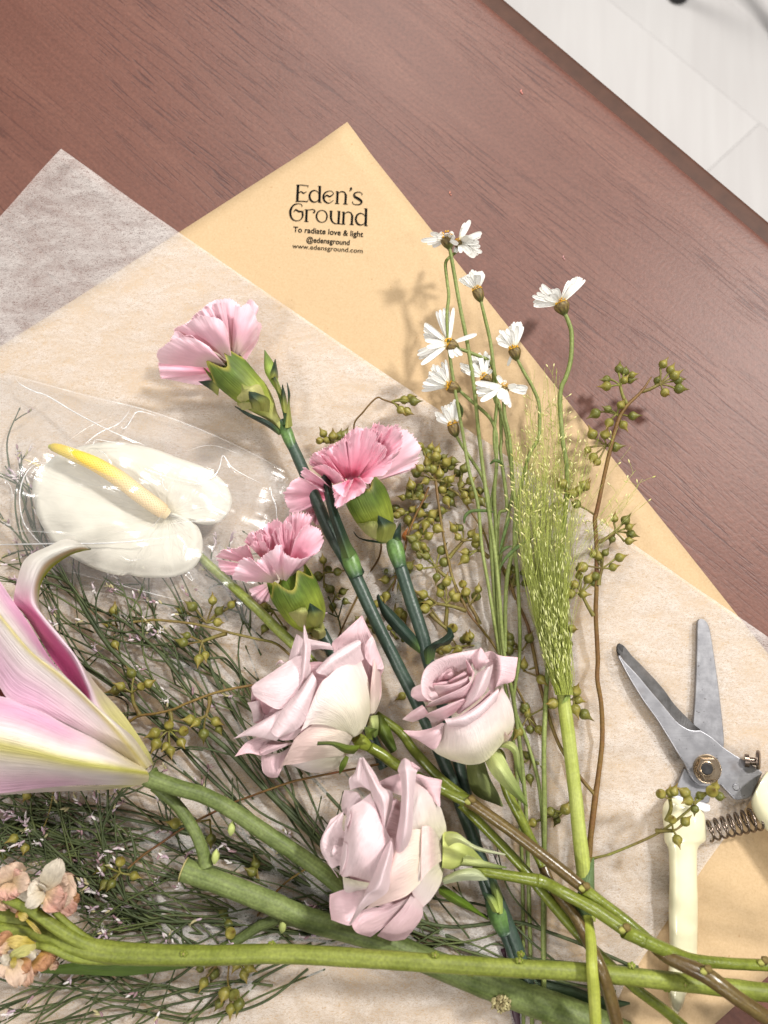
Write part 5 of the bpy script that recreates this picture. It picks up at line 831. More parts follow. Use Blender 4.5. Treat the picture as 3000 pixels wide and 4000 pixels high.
for k in range(690):
    A_, B_ = k < 430, 430 <= k < 600
    ytop = rg.uniform(620, 1500) if A_ else (rg.uniform(-60, 620) if B_ else rg.uniform(-520, 560))
    s_ = rg.betavariate(1.6, 1.6) if A_ else rg.random()
    def at_(y): l_, r_ = sheaf(y); return l_ + (r_ - l_) * s_
    xe = at_(ytop)
    if k >= 600: xe = rg.choice((rg.uniform(120, 520), rg.uniform(560, 1060) if ytop > -150 else rg.uniform(200, 420)))
    zb = 19 + rg.uniform(-4, 4); zt = zb + rg.uniform(-8, 12); pts = []
    for u in (0, .25, .5, .75, 1):
        y = 1870 + (ytop - 1870) * u; xm = at_(y) if (A_ or B_) else at_(max(y, 700)) * (1 - u * u) + xe * u * u; pts.append(Gz(xm + rg.gauss(0, 9 + 10 * u), y, zb + (zt - zb) * u))
    lb = rg.uniform(.65, 1.2) if A_ else rg.uniform(1.0, 1.5); hm.tube(pts, [.00020, .00018, .00015, .00011, .00008] if A_ else [.00017, .00014, .00011, .00009, .00008], 3, 14, (lb, lb, lb * .95), False); pc = cat(pts, 60)
    for i in range(rg.randint(2, 4) if A_ else rg.randint(1, 3)):
        q = rg.uniform(.25, 1) if A_ else rg.uniform(.55, 1.0) ** .6; j = min(58, int(q * 59)); d = (pc[j + 1] - pc[j]).normalized()
        c = mix(rgb(206, 208, 138), rgb(176, 184, 96), rg.random()); c = mix(c, rgb(230, 228, 182), rg.random() * .8)
        if A_: sm.ico(pc[j] + Vector((rg.gauss(0, .0006), rg.gauss(0, .0006), abs(rg.gauss(0, .0008)))), .00038, mix(c, rgb(160, 172, 84), .3), d + Vector((rg.gauss(0, .07), rg.gauss(0, .07), 0)), 3.9)
        else:
            o_ = Vector((rg.gauss(0, .0035), rg.uniform(.002, .007), rg.gauss(0, .0015))); e_ = pc[j] + o_; hm.tube([pc[j], pc[j] + o_ * .5 + d * .0005, e_], .00010, 3, 4, (1.2, 1.15, 1), False); sm.ico(e_, .00048, mix(c, rgb(196, 170, 110), .3), o_, 2.4)
hm.build('hair', M['grass'], gp, 'stuff'); sm.build('spikelet', M['fine'], gp, 'stuff')

# ================================================================== seeded eucalyptus
def capsule_mesh():
    pr = [(-2.7, .45), (-2.4, 1.3), (-1.5, 2.25), (-.4, 2.62), (.35, 2.6), (.62, 2.42), (1.5, 1.85), (2.2, 1.15), (3.0, .72), (4.0, .38), (5.3, .06)]
    m = MB(); m.grid([[Vector((r * math.cos(k * math.pi / 6), r * math.sin(k * math.pi / 6), z)) * .001 for k in range(12)] for z, r in pr], True, lambda u, v: mix(mix((.75, .85, .7), (1.05, 1.05, .95), sstep(0, .45, u)), mix((1.18, 1.12, 1.0), (.95, .62, .5), sstep(.7, 1, u)), sstep(.5, .56, u)))
    me = mesh('capsule', m.v, m.f, m.uv, m.c); me.materials.append(M['capsule']); return me
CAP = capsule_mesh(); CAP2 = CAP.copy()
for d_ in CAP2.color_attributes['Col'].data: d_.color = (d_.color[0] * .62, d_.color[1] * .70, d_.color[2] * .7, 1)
er = random.Random(5)
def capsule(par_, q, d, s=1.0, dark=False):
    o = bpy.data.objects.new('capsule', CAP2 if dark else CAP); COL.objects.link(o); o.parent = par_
    o.location = q - Vector(par_.location); o.rotation_mode = 'QUATERNION'; o.rotation_quaternion = d.to_track_quat('Z', 'Y'); o.scale = (s, s, s)
def euc(label, loc): return thing('eucalyptus_branch', label, 'eucalyptus', loc, 'seeded eucalyptus branches')
def branch(t, vw, pts, w_, c=(1, 1, 1)): return stem('branch', [vw(*q) for q in pts], [x * .1454 / 2 * .88 for x in (w_ if isinstance(w_, list) else [w_ + 1] + [w_] * (len(pts) - 2) + [w_ - 1])], M['euc'], t, 8, .10, c)
def cluster(t, vw, org, caps, z, frm=None, tw=None, zs=4, s=1.0, dk=.25):
    o = vw(org[0], org[1], z); mb = MB()
    if frm: f_ = vw(frm[0], frm[1], z - 1 if len(frm) < 3 else frm[2]); mb.tube([f_, (f_ + o) / 2 + Vector((er.gauss(0, .001), er.gauss(0, .001), 0)), o], [.0013, .0010, .0009], 6, 9, (1, 1.15, .9))
    for cx, cy in caps:
        zz = z + er.uniform(-zs, zs); q = vw(cx, cy, zz); d = (q - o)
        if d.length < 1e-5: d = Vector((0, 0, 1))
        d = d.normalized() + Vector((er.gauss(0, .28), er.gauss(0, .28), abs(er.gauss(.15, .35)))); d.normalize(); b_ = q - d * .0026
        if (b_ - o).length < .03: mb.tube([o, (o + b_) / 2 + Vector((0, 0, .0008)), b_], [.0006, .0005, .0007], 5, 7, (1, 1.2, .9))
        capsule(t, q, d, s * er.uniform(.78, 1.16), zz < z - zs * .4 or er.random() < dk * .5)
    if mb.v: mb.build('stalk', M['euc'], t)
px = V(0, 0, 1.0)
e1 = euc('long eucalyptus branch with seed capsules standing right of the grass plume, over paper and table', P(2330, 2400, 4))
branch(e1, px, [(2545, 1472, 26), (2505, 1530, 26), (2426, 1617, 25), (2379, 1776, 23), (2332, 1993, 20), (2324, 2030, 20), (2330, 2134, 18), (2330, 2291, 16), (2327, 2400, 15), (2335, 2568, 13), (2333, 2650, 13), (2349, 2758, 12), (2352, 2894, 12), (2336, 3040, 12), (2326, 3110, 13), (2308, 3260, 14), (2300, 3370, 15), (2296, 3500, 16), (2280, 3680, 16)], [6, 12, 16, 17, 18, 20, 19, 20, 20, 20, 20, 20, 21, 22, 26, 25, 24, 22, 20], (1, .75, .7))
cluster(e1, Z_ := V(1500, 800, 1.3825), (1490, 968), [(1508, 860), (1548, 890), (1570, 920), (1590, 948), (1595, 993), (1518, 1015), (1478, 948)], 26, (1390, 1008))
cluster(e1, Z_, (1275, 975), [(1270, 885), (1300, 900), (1340, 918), (1330, 945), (1298, 948), (1200, 943), (1200, 980)], 26, (1310, 1075))
cluster(e1, Z_, (1255, 1130), [(1280, 1080), (1208, 1103), (1140, 1128), (1215, 1178), (1293, 1190), (1345, 1140)], 24, (1275, 1140))
cluster(e1, Z_, (1200, 1300), [(1125, 1238), (1195, 1240), (1250, 1308), (1100, 1325), (1130, 1365), (1150, 1390)], 20, (1225, 1290))
cluster(e1, Gz, (690, 575), [(555, 495)], 19)
cluster(e1, Gz, (560, 440), [(570, 395), (605, 360), (455, 350), (625, 370), (530, 420)], 18)
cluster(e1, Gz, (835, 695), [(830, 600), (910, 610), (935, 660), (950, 712), (935, 762), (812, 750)], 18, (715, 770))
cluster(e1, Gz, (740, 960), [(680, 855), (717, 868), (765, 845), (868, 880), (820, 950), (600, 950), (690, 1015)], 18, (715, 1080))
cluster(e1, Gz, (590, 1135), [(575, 960), (575, 1010), (540, 1075), (640, 1035), (685, 1060), (510, 1140), (605, 1145)], 16, (680, 1300))
cluster(e1, Gz, (490, 1400), [(525, 1395), (505, 1505)], 14, None)
cluster(e1, Gz, (530, 1900), [(552, 1840), (570, 1905), (550, 1975), (615, 2010), (385, 1930)], 16, None)
branch(e1, px, [(2302, 3357, 16), (2350, 3345, 18), (2400, 3330, 20), (2560, 3260, 26), (2660, 3190, 30), (2740, 3118, 32), (2795, 3075, 33)], [13, 10, 10, 10, 10, 9, 8], (1, 1.2, .9))
Sh = V(2200, 2300, 2.0738)
cluster(e1, Sh, (865, 1705), [(790, 1660), (862, 1648), (895, 1640)], 33, (835, 1880, 29)); cluster(e1, Sh, (1060, 1740), [(985, 1650), (1010, 1715), (1065, 1785), (1110, 1675)], 33); cluster(e1, Sh, (1215, 1650), [(1232, 1600), (1268, 1680), (1205, 1640)], 33)
cluster(e1, Sh, (890, 1960), [(882, 1870), (990, 1885), (925, 2035)], 31, (750, 1962, 26))
branch(e1, px, [(2324, 3105, 13), (2262, 3030, 12), (2180, 2900, 10), (2115, 2700, 8), (2085, 2550, 8), (2060, 2440, 8), (2010, 2330, 8), (1990, 2260, 8), (1955, 2200, 8)], [16, 15, 15, 15, 15, 14, 13, 12, 10], (1, .95, .8))
for org, caps in (((2002, 2290), [(2005, 2225), (2006, 2275), (1985, 2235), (2040, 2240), (2050, 2280)]), ((2040, 2540), [(1988, 2490), (1985, 2540), (2068, 2493), (1990, 2510), (1970, 2470)]), ((2045, 2620), [(2045, 2595), (2115, 2655), (2110, 2620), (2040, 2600)]), ((2060, 2800), [(2045, 2770), (2062, 2790), (2070, 2850), (2050, 2760), (2150, 2750), (2105, 2850), (2025, 2860)]), ((2075, 2960), [(2060, 2950), (2100, 2980), (2070, 3040), (2025, 3000)]), ((2200, 3170), [(2210, 3160), (2165, 3180), (2175, 3205), (2080, 3215), (2150, 3170)])):
    cluster(e1, px, org, caps, 8, None, None, 3, 1.0, .8)
E2 = V(1500, 1650, 2.458)
e2 = euc('crowded eucalyptus branch full of seed capsules between the middle carnation and the daisy stems', P(1720, 2200, 4))
branch(e2, E2, [(480, 400, 18), (500, 600, 17), (520, 750, 17), (545, 930, 16), (580, 1150, 15), (620, 1320, 14), (660, 1500, 13), (750, 1700, 12), (830, 1850, 11), (950, 2000, 11), (1080, 2180, 10), (1250, 2500, 8), (1500, 3000, 6)], [14, 13, 12, 11, 11, 12, 12, 12, 12, 11, 11, 11, 11], (1.1, 1.05, .95))
for org, caps, z in (((480, 420), [(450, 240), (415, 285), (510, 270), (500, 325), (575, 335), (665, 370), (645, 425), (420, 385), (420, 445), (545, 405), (600, 380), (480, 390), (440, 330), (470, 450)], 19), ((500, 560), [(535, 490), (580, 450), (610, 550), (585, 595), (400, 565), (345, 440), (310, 485), (340, 230), (640, 545)], 17), ((720, 640), [(770, 440), (705, 485), (740, 595), (830, 560), (915, 660), (860, 690), (775, 695), (845, 640), (800, 750), (930, 760)], 12), ((560, 700), [(625, 670), (600, 750), (640, 765), (560, 640), (650, 690)], 14), ((280, 740), [(260, 600), (255, 660), (345, 615), (345, 660), (180, 720), (370, 720), (240, 690), (330, 690)], 14), ((250, 860), [(105, 830), (270, 835), (345, 870), (160, 860), (120, 890), (390, 800), (230, 940)], 10), ((440, 900), [(470, 880), (410, 890), (515, 1020), (520, 920), (400, 985), (305, 1000), (550, 850), (450, 940)], 12), ((330, 1130), [(430, 1090), (310, 1190), (375, 1190), (400, 1230), (340, 1250), (320, 1090), (380, 1040), (270, 1120)], 12),
                     ((150, 1450), [(20, 1430), (100, 1435), (10, 1510), (260, 1440), (75, 1680), (20, 1670), (120, 1700), (240, 1380), (330, 1720), (150, 1820), (110, 1860), (185, 1850)], 7)):
    cluster(e2, E2, org, caps, z, None, None, 5, .98, .5)
cluster(e2, E2, (495, 1390), [(345, 1275), (405, 1285), (340, 1390), (505, 1490), (555, 1225), (580, 1340)], 15, (650, 1510, 13)); cluster(e2, E2, (760, 1140), [(670, 1015), (730, 1010), (710, 1100), (840, 1070), (890, 1105)], 16, (625, 1300, 14)); cluster(e2, E2, (895, 1230), [(780, 1245), (775, 1315), (880, 1160)], 13, (1010, 1300, 11))
cluster(e2, E2, (600, 1740), [(550, 1580), (600, 1530), (655, 1645), (690, 1680), (540, 1640)], 13, (590, 1980, 8)); cluster(e2, E2, (820, 1750), [(755, 1550), (785, 1625), (905, 1600), (885, 1665), (770, 1690)], 13, (920, 1940, 11)); cluster(e2, E2, (510, 1740), [(375, 1650), (345, 1720), (435, 1730), (390, 1790), (350, 1790)], 13, (790, 1810, 12))
cluster(e2, E2, (640, 2010), [(660, 1975)], 10, (440, 1830, 10)); cluster(e2, E2, (820, 2140), [(800, 2060), (760, 2090), (830, 2085), (900, 2140), (830, 2050), (545, 2190), (600, 2170), (710, 2180)], 10)
branch(e2, E2, [(430, 620, 14), (370, 760, 14), (300, 900, 13), (230, 1080, 12), (190, 1260, 11), (110, 1500, 8), (60, 1760, 6), (0, 2000, 5)], 10, (1, .75, .75)); branch(e2, E2, [(620, 630, 13), (720, 700, 12), (850, 880, 12), (960, 1060, 10), (1040, 1300, 9), (1130, 1400, 8), (1220, 1610, 8)], 10, (1, 1, .85)); branch(e2, E2, [(270, 1590, 10), (430, 1760, 10), (590, 1980, 9), (700, 2150, 8)], 8, (1, 1.1, .85))
patch('leaf', [[E2(190, 1140, 12), E2(205, 1135, 14)], [E2(175, 1080, 14), E2(215, 1080, 15)], [E2(230, 1010, 15), E2(232, 1012, 15)]], M['leaf'], e2, rgb(164, 96, 40), nu=8, nv=6)
e3 = euc('thin reddish eucalyptus twig passing behind the middle carnation, a few capsules at its top', P(1450, 2000, 4))
for org, caps in (((1310, 2330), [(1290, 2300), (1340, 2310), (1300, 2370), (1350, 2350)]), ((1420, 2440), [(1400, 2420), (1450, 2420), (1430, 2480), (1390, 2470), (1470, 2460)]), ((1540, 2480), [(1520, 2450), (1560, 2450), (1550, 2520), (1580, 2500)]), ((1600, 2700), [(1590, 2680), (1620, 2720), (1570, 2720)]), ((1210, 2440), [(1190, 2420), (1220, 2470), (1240, 2430)])): cluster(e2, px, org, caps, 6, None, None, 3, .95, .9)
branch(e3, px, [(1560, 1583, 20), (1500, 1562, 20), (1470, 1555, 19), (1420, 1608, 18), (1382, 1670, 14), (1420, 1800, 8), (1490, 2120, 6), (1430, 2260, 6), (1365, 2395, 6), (1325, 2480, 6), (1280, 2600, 5)], 8, (.8, .62, .6))
cluster(e3, px, (1530, 1568), [(1580, 1562), (1603, 1552), (1618, 1568), (1590, 1608), (1566, 1602)], 20); cluster(e3, B2, (560, 320), [(465, 210), (420, 290), (505, 285), (575, 235), (640, 240), (700, 225)], 14)
cluster(e3, C3_, (440, 1060), [(435, 975), (470, 1035), (530, 1050), (470, 1165), (400, 1080)], 8); cluster(e3, px, (1490, 2330), [(1492, 2340), (1470, 2360), (1510, 2400)], 6)
e4 = euc('yellow-brown eucalyptus twig lying below the plastic sleeve towards the anthurium stalk', P(800, 2460, 4))
branch(e4, Ly, [(865, 712, 13), (940, 706, 13), (1010, 700, 14), (1180, 715, 15), (1330, 740, 15), (1480, 780, 15), (1659, 822, 14), (1800, 860, 12), (1950, 1000, 8)], 11, (1.05, 1.15, .9))
cluster(e4, Ly, (1310, 840), [(1210, 800), (1185, 845), (1330, 930), (1288, 955)], 15, (1470, 785, 15)); cluster(e4, Ly, (1340, 720), [(1175, 637), (1245, 612), (1378, 572), (1420, 640), (1412, 715), (1500, 600)], 12); cluster(e4, C3, (820, 1420), [(700, 1360), (740, 1370), (710, 1640), (640, 1390), (950, 1660)], 10)
e5 = euc('brown eucalyptus twig left of the widest rose with two loose bunches of capsules', P(800, 2730, 4))
branch(e5, Ly, [(820, 1372, 14), (900, 1322, 15), (1000, 1308, 16), (1120, 1280, 16), (1210, 1240, 16), (1400, 1170, 16), (1600, 1128, 14), (1750, 1110, 8)], 11, (1.1, 1, .85))
cluster(e5, Ly, (855, 1170), [(850, 1045), (780, 1130), (745, 1160), (915, 1130), (962, 1112)], 18, (905, 1315, 15)); cluster(e5, Ly, (1095, 1410), [(1000, 1435), (1095, 1380), (1190, 1420), (1010, 1505), (1175, 1495), (1105, 1550), (1075, 1520)], 17, (1100, 1290, 16)); cluster(e5, Ly, (1335, 1320), [(1230, 1345), (1272, 1365), (1320, 1440), (1400, 1358), (1420, 1408)], 17, (1360, 1192, 16))
cluster(e5, Ly, (760, 740), [(740, 640), (745, 860), (700, 730)], 9)
e6 = euc('dark red eucalyptus twig crossing under the lily stalks from the roses to the left', P(900, 3150, 4))
branch(e6, px, [(1480, 2985, 12), (1350, 3010, 13), (1200, 3040, 13), (1120, 3060, 12), (980, 3110, 11), (890, 3145, 10), (723, 3231, 10), (636, 3289, 11), (560, 3340, 12), (500, 3392, 13)], 9, (.85, .6, .55))
W5 = V(0, 3300, 2.765); WL = V(0, 3000, 1.3825)
cluster(e6, W5, (1300, 300), [(1300, 180), (1095, 255), (1450, 335), (1130, 430), (1205, 425)], 15)
cluster(e6, WL, (1135, 280), [(1140, 385), (945, 298)], 14); cluster(e6, WL, (1400, 610), [(1380, 515), (1358, 562)], 12); cluster(e6, WL, (1225, 890), [(1205, 778), (1235, 842), (1245, 892)], 10)
branch(e6, WL, [(1690, 520, 10), (1530, 630, 10), (1420, 760, 9), (1340, 860, 8)], 8, (1, .8, .65))
e7 = euc('small eucalyptus tip hanging below the pale green stock stem, bottom left', P(880, 3800, 4))
branch(e7, WL, [(1240, 1000, 10), (1235, 1080, 11), (1230, 1150, 12), (1240, 1200, 12)], 7, (1, .9, .7))
cluster(e7, WL, (1235, 1180), [(1210, 1220), (1265, 1225), (1183, 1272), (1245, 1303), (1290, 1277)], 12); cluster(e7, WL, (1180, 1050), [(1082, 1080), (1100, 1160), (1155, 1110)], 10); cluster(e7, WL, (1290, 1030), [(1320, 1115), (1348, 1080), (1280, 1060)], 10)
e8 = euc('yellowish capsules on a thin twig at the far left under the lily', P(80, 3200, 4))
branch(e8, WL, [(290, 120, 12), (270, 220, 12), (240, 310, 11), (170, 420, 10), (60, 520, 9)], 6, (1.1, 1.15, .9))
cluster(e8, WL, (130, 400), [(75, 380), (135, 435), (55, 440), (20, 470)], 11); cluster(e8, WL, (150, 120), [(145, 150)], 14, None)
# ================================================================== statice sprays: dark wiry stems with tiny lilac flowers
sr = random.Random(21)
FLC = [rgb(214, 198, 206), rgb(186, 162, 180), rgb(226, 220, 220), rgb(150, 116, 130), rgb(180, 172, 130)]
def floret(m, q, d):
    d = d.normalized(); c = sr.choice(FLC); m.ico(q + d * .0012, .00075, mix(c, rgb(130, 120, 90), .25), d, 2.3)
    if sr.random() < .35:
        a = d.orthogonal().normalized(); b = d.cross(a)
        for k in range(5):
            an = k * 1.2566; e_ = a * math.cos(an) + b * math.sin(an); o = len(m.v)
            for p_ in (q + d * .0022, q + d * .0034 + e_ * .0012 + a * .0003, q + d * .0036 + e_ * .0022, q + d * .0034 + e_ * .0012 - a * .0003): m.v.append(p_); m.uv.append((0, 0)); m.c.append(c)
            m.f.append((o, o + 1, o + 2, o + 3))
def spray(label, pts, w0, w1, ntw, t0=.25, fl=.7, tw=(14, 40), side=0):
    loc = P(*pts[len(pts) // 2]); t = thing('statice_spray', label, 'dried flower', loc, 'statice sprays'); W = [P(*q) for q in pts]
    n = len(pts); m = MB(); m.tube(W, [(w0 + (w1 - w0) * i / (n - 1)) * .0727e-3 for i in range(n)], 7, n * 6, (1, 1, 1), True, .05); m.build('stem', M['statice'], t)
    pa = cat(W, 90); tm, fm = MB(), MB()
    for k in range(3):
        off = [Vector((sr.gauss(0, .006), sr.gauss(0, .006), 0))]
        for _ in W[1:]: off.append(off[-1] * .8 + Vector((sr.gauss(0, .005), sr.gauss(0, .005), 0)))
        i0 = sr.randint(0, 1); q = [w_ + o_ for w_, o_ in zip(W, off)][i0:len(W) - sr.randint(0, 1)]
        for v_ in q: v_.z = min(.012, max(.0035, v_.z + sr.gauss(0, .0015)))
        if len(q) > 3: r_ = sr.uniform(.0004, .0007); tm.tube(q, [r_] * (len(q) - 1) + [r_ * .6], 6, len(q) * 6, (1, 1, 1) if sr.random() < .7 else (1.25, 1.2, 1), False)
    ntw = int(ntw * .5)
    for k in range(ntw):
        i = int((t0 + (1 - t0) * (k + sr.random()) / ntw) * 87); s_ = pa[i]; d = (pa[i + 2] - pa[i]).normalized(); an = sr.choice((-1, 1) if not side else (side,)) * R(sr.uniform(6, 40)); L = sr.uniform(*tw) * .0019
        d1 = Quaternion((0, 0, 1), an) @ d; d1.z = sr.uniform(-.06, .22); cur = Quaternion((0, 0, 1), -an * sr.uniform(-1.2, 1.6)) @ d1
        b = s_ + d1 * L * .5; c = b + cur * L * .5; c.z = min(.0125, max(.003, c.z)); b.z = min(.0125, max(.003, b.z))
        tm.tube([s_, b, c], [.00056, .00046, .00030], 5, 10, (1, 1, 1) if sr.random() < .7 else (1.3, 1.25, 1.0), False)
        tip = [(c, (c - b).normalized())]
        for q in range(sr.randint(0, 2)):
            f_ = sr.uniform(.3, .9); o = s_ + (b - s_) * min(1, f_ * 2) if f_ < .5 else b + (c - b) * (f_ * 2 - 1); dd2 = Quaternion((0, 0, 1), R(sr.uniform(-60, 60))) @ cur; dd2.z = sr.uniform(0, .3); e_ = o + dd2 * L * sr.uniform(.2, .45); e_.z = min(.0135, max(.003, e_.z))
            tm.tube([o, (o + e_) / 2 + Vector((0, 0, .0006)), e_], [.00044, .00036, .00026], 4, 7, (1, 1, 1), False); tip.append((e_, dd2))
        for q, dd2 in tip:
            if sr.random() < fl * .8:
                for z in range(sr.randint(2, 4)):
                    e_ = Vector((sr.gauss(0, .5), sr.gauss(0, .5), abs(sr.gauss(.2, .3)))); floret(fm, q - dd2 * .0016 * z + Vector((0, 0, .0003)), dd2 + e_)
            else: tm.ico(q, .0006, (1, .9, .8), dd2, 2)
    if tm.v: tm.build('twig', M['statice'], t, 'stuff')
    if fm.v: fm.build('blossom', M['fine'], t, 'stuff')
spray('statice spray with the stoutest stem, rising to the lower edge of the plastic sleeve', [(1560, 3560, 8), (1250, 3290, 10), (1060, 3110, 10), (880, 2920, 12), (680, 2760, 12), (540, 2640, 13), (430, 2530, 13), (340, 2400, 12), (270, 2280, 10), (170, 2240, 8)], 20, 14, 26, .3)
spray('statice spray ending in a head of small white flowers near the plastic sleeve', [(1300, 3330, 8), (1150, 3180, 9), (1000, 3040, 9), (850, 2830, 11), (740, 2700, 12), (640, 2570, 13), (560, 2490, 14), (500, 2440, 14), (440, 2400, 14)], 14, 10, 18, .35, .8, (10, 26))
spray('statice spray whose stem runs closest along the right side of the lily bloom', [(1200, 3400, 6), (1000, 3200, 8), (800, 3020, 9), (650, 2850, 10), (520, 2740, 10), (380, 2640, 10), (250, 2560, 9), (120, 2500, 8), (-60, 2420, 6)], 14, 10, 26, .3, .6)
spray('statice spray fanning out toward the widest rose', [(1500, 3520, 6), (1380, 3400, 8), (1230, 3220, 9), (1090, 3040, 8), (960, 2850, 8), (860, 2680, 8), (800, 2560, 9), (740, 2450, 9), (700, 2380, 8)], 12, 8, 18, .3, .5, (10, 34))
spray('statice spray passing under both lily stalks, just left of the front rose', [(1620, 3600, 6), (1400, 3540, 7), (1130, 3420, 7), (900, 3300, 8), (640, 3230, 9), (400, 3180, 10), (200, 3130, 10), (-40, 3100, 9)], 14, 10, 40, .2, .75)
spray('statice spray with lilac blooms, just above the wilted stock flowers', [(1500, 3620, 6), (1200, 3560, 7), (980, 3490, 7), (760, 3440, 8), (560, 3400, 10), (360, 3310, 11), (200, 3260, 12), (40, 3230, 11), (-80, 3220, 10)], 14, 9, 44, .2, .85)
spray('statice spray with leafless wiry stems between the cut lily stem and the stock', [(1700, 3700, 5), (1400, 3660, 6), (1100, 3640, 7), (860, 3600, 8), (660, 3600, 9), (480, 3570, 9), (330, 3500, 10), (230, 3380, 11), (150, 3300, 11)], 14, 10, 40, .2, .6)
spray('statice spray crossing the dark tangle left of the cut lily end', [(760, 3700, 6), (640, 3600, 8), (520, 3560, 9), (400, 3500, 10), (300, 3400, 12), (180, 3290, 13), (60, 3180, 12), (-60, 3080, 10)], 12, 9, 34, .1, .8)
spray('statice spray rising steeply through the tangle, pink tips beside the lily base', [(620, 3780, 6), (560, 3640, 8), (480, 3500, 10), (420, 3380, 12), (400, 3260, 13), (430, 3160, 13), (480, 3080, 12)], 9, 7, 22, .2, .9, (10, 26))
spray('statice spray along the bottom edge with pale pink buds', [(1500, 3730, 6), (1200, 3740, 7), (980, 3840, 8), (820, 3890, 8), (640, 3930, 8), (440, 3970, 8), (260, 3990, 8), (60, 4040, 7)], 9, 7, 24, .25, .9, (12, 34))
spray('statice spray in the bottom left corner, its stem straight and dark', [(760, 3770, 8), (520, 3800, 8), (340, 3815, 8), (220, 3850, 8), (100, 3900, 7), (-60, 3970, 6)], 10, 9, 12, .2, .8, (12, 40))
spray('statice spray with bare forks arching over the bottom left tissue', [(1100, 3760, 8), (900, 3840, 9), (740, 3870, 9), (560, 3900, 9), (420, 3880, 9), (300, 3890, 8), (120, 3990, 6)], 8, 6, 14, .25, .7, (14, 36))
spray('statice spray showing through the left end of the plastic sleeve', [(420, 2440, 6), (300, 2320, 6), (200, 2180, 6), (120, 2030, 6), (70, 1900, 6), (20, 1820, 6)], 8, 6, 24, .1, .95, (8, 24))
spray('statice spray under the right end of the plastic sleeve', [(1020, 2560, 5), (960, 2440, 5), (900, 2330, 5), (850, 2260, 5), (790, 2180, 5)], 7, 5, 16, .1, .6, (8, 22))
spray('statice spray at the far left edge, half hidden by the lily', [(330, 3200, 8), (200, 3140, 9), (100, 3190, 9), (0, 3280, 9), (-60, 3350, 8)], 9, 7, 26, .1, .7, (12, 34))
spray('dark leafless statice stems under the front rose and the crossing stems', [(2480, 3780, 12), (2300, 3700, 14), (2140, 3640, 12), (2000, 3600, 10), (1750, 3620, 9), (1550, 3560, 9), (1400, 3480, 8)], 12, 12, 14, .3, .1, (12, 34))
spray('dark statice stem low in the bundle, left of the lower crossing stems', [(2100, 3860, 5), (1950, 3760, 6), (1800, 3680, 6), (1650, 3620, 7), (1450, 3580, 8), (1250, 3560, 8)], 16, 12, 26, .2, .1, (12, 40))
spray('nearly flowerless wiry statice spray in the gap between lily bloom and widest rose', [(1350, 3180, 4), (1150, 2960, 5), (980, 2760, 6), (800, 2600, 6), (640, 2480, 6), (500, 2360, 6)], 12, 8, 24, .1, .3, (14, 40))
spray('statice spray lying lowest under the pair of lily stalks', [(1500, 3640, 4), (1250, 3500, 4), (1000, 3380, 5), (760, 3320, 5), (520, 3280, 5), (280, 3240, 5), (60, 3180, 5)], 13, 9, 46, .1, .5, (14, 38))
spray('statice spray close along the upper side of the stock stem', [(1300, 3680, 4), (1050, 3660, 5), (820, 3650, 5), (600, 3620, 5), (420, 3560, 5), (300, 3460, 5)], 11, 8, 34, .1, .45, (12, 34))
spray('statice spray behind the lowest carnation and the widest rose', [(1420, 2760, 4), (1330, 2560, 4), (1260, 2440, 4), (1180, 2340, 4), (1120, 2300, 4)], 9, 7, 14, .1, .2, (10, 26))
# cut dark foliage low in the crossing bundle
for lab, rows in (('dark green cut leaf lying beneath the crossing stems at the lower right', [[(2080, 3820, 8), (2100, 3860, 10), (2110, 3900, 8)], [(2200, 3840, 9), (2220, 3880, 11), (2220, 3930, 8)], [(2340, 3890, 9), (2350, 3915, 11), (2350, 3950, 8)], [(2460, 3915, 8), (2460, 3918, 8), (2462, 3922, 8)]]),):
    o = patch('cut_leaf', [[P(*q) for q in r] for r in rows], M['leaf'], None, lambda u, v: mix(rgb(58, 78, 52), rgb(76, 96, 62), v), nu=18, nv=10, thick=.5); o['label'] = lab; o['category'] = 'leaf'
t = thing('purple_stem', 'short dark purple stem at the bottom, left of the daisy stems', 'flower stem', P(2010, 3950, 5))
stem('stem_shaft', [P(1960, 3700, 5), P(1990, 3820, 5), P(2012, 3950, 6), P(2035, 4080, 6)], [2.2, 2.3, 2.5, 2.6], flat_mat('purple_bark', rgb(62, 34, 46), .5), t)

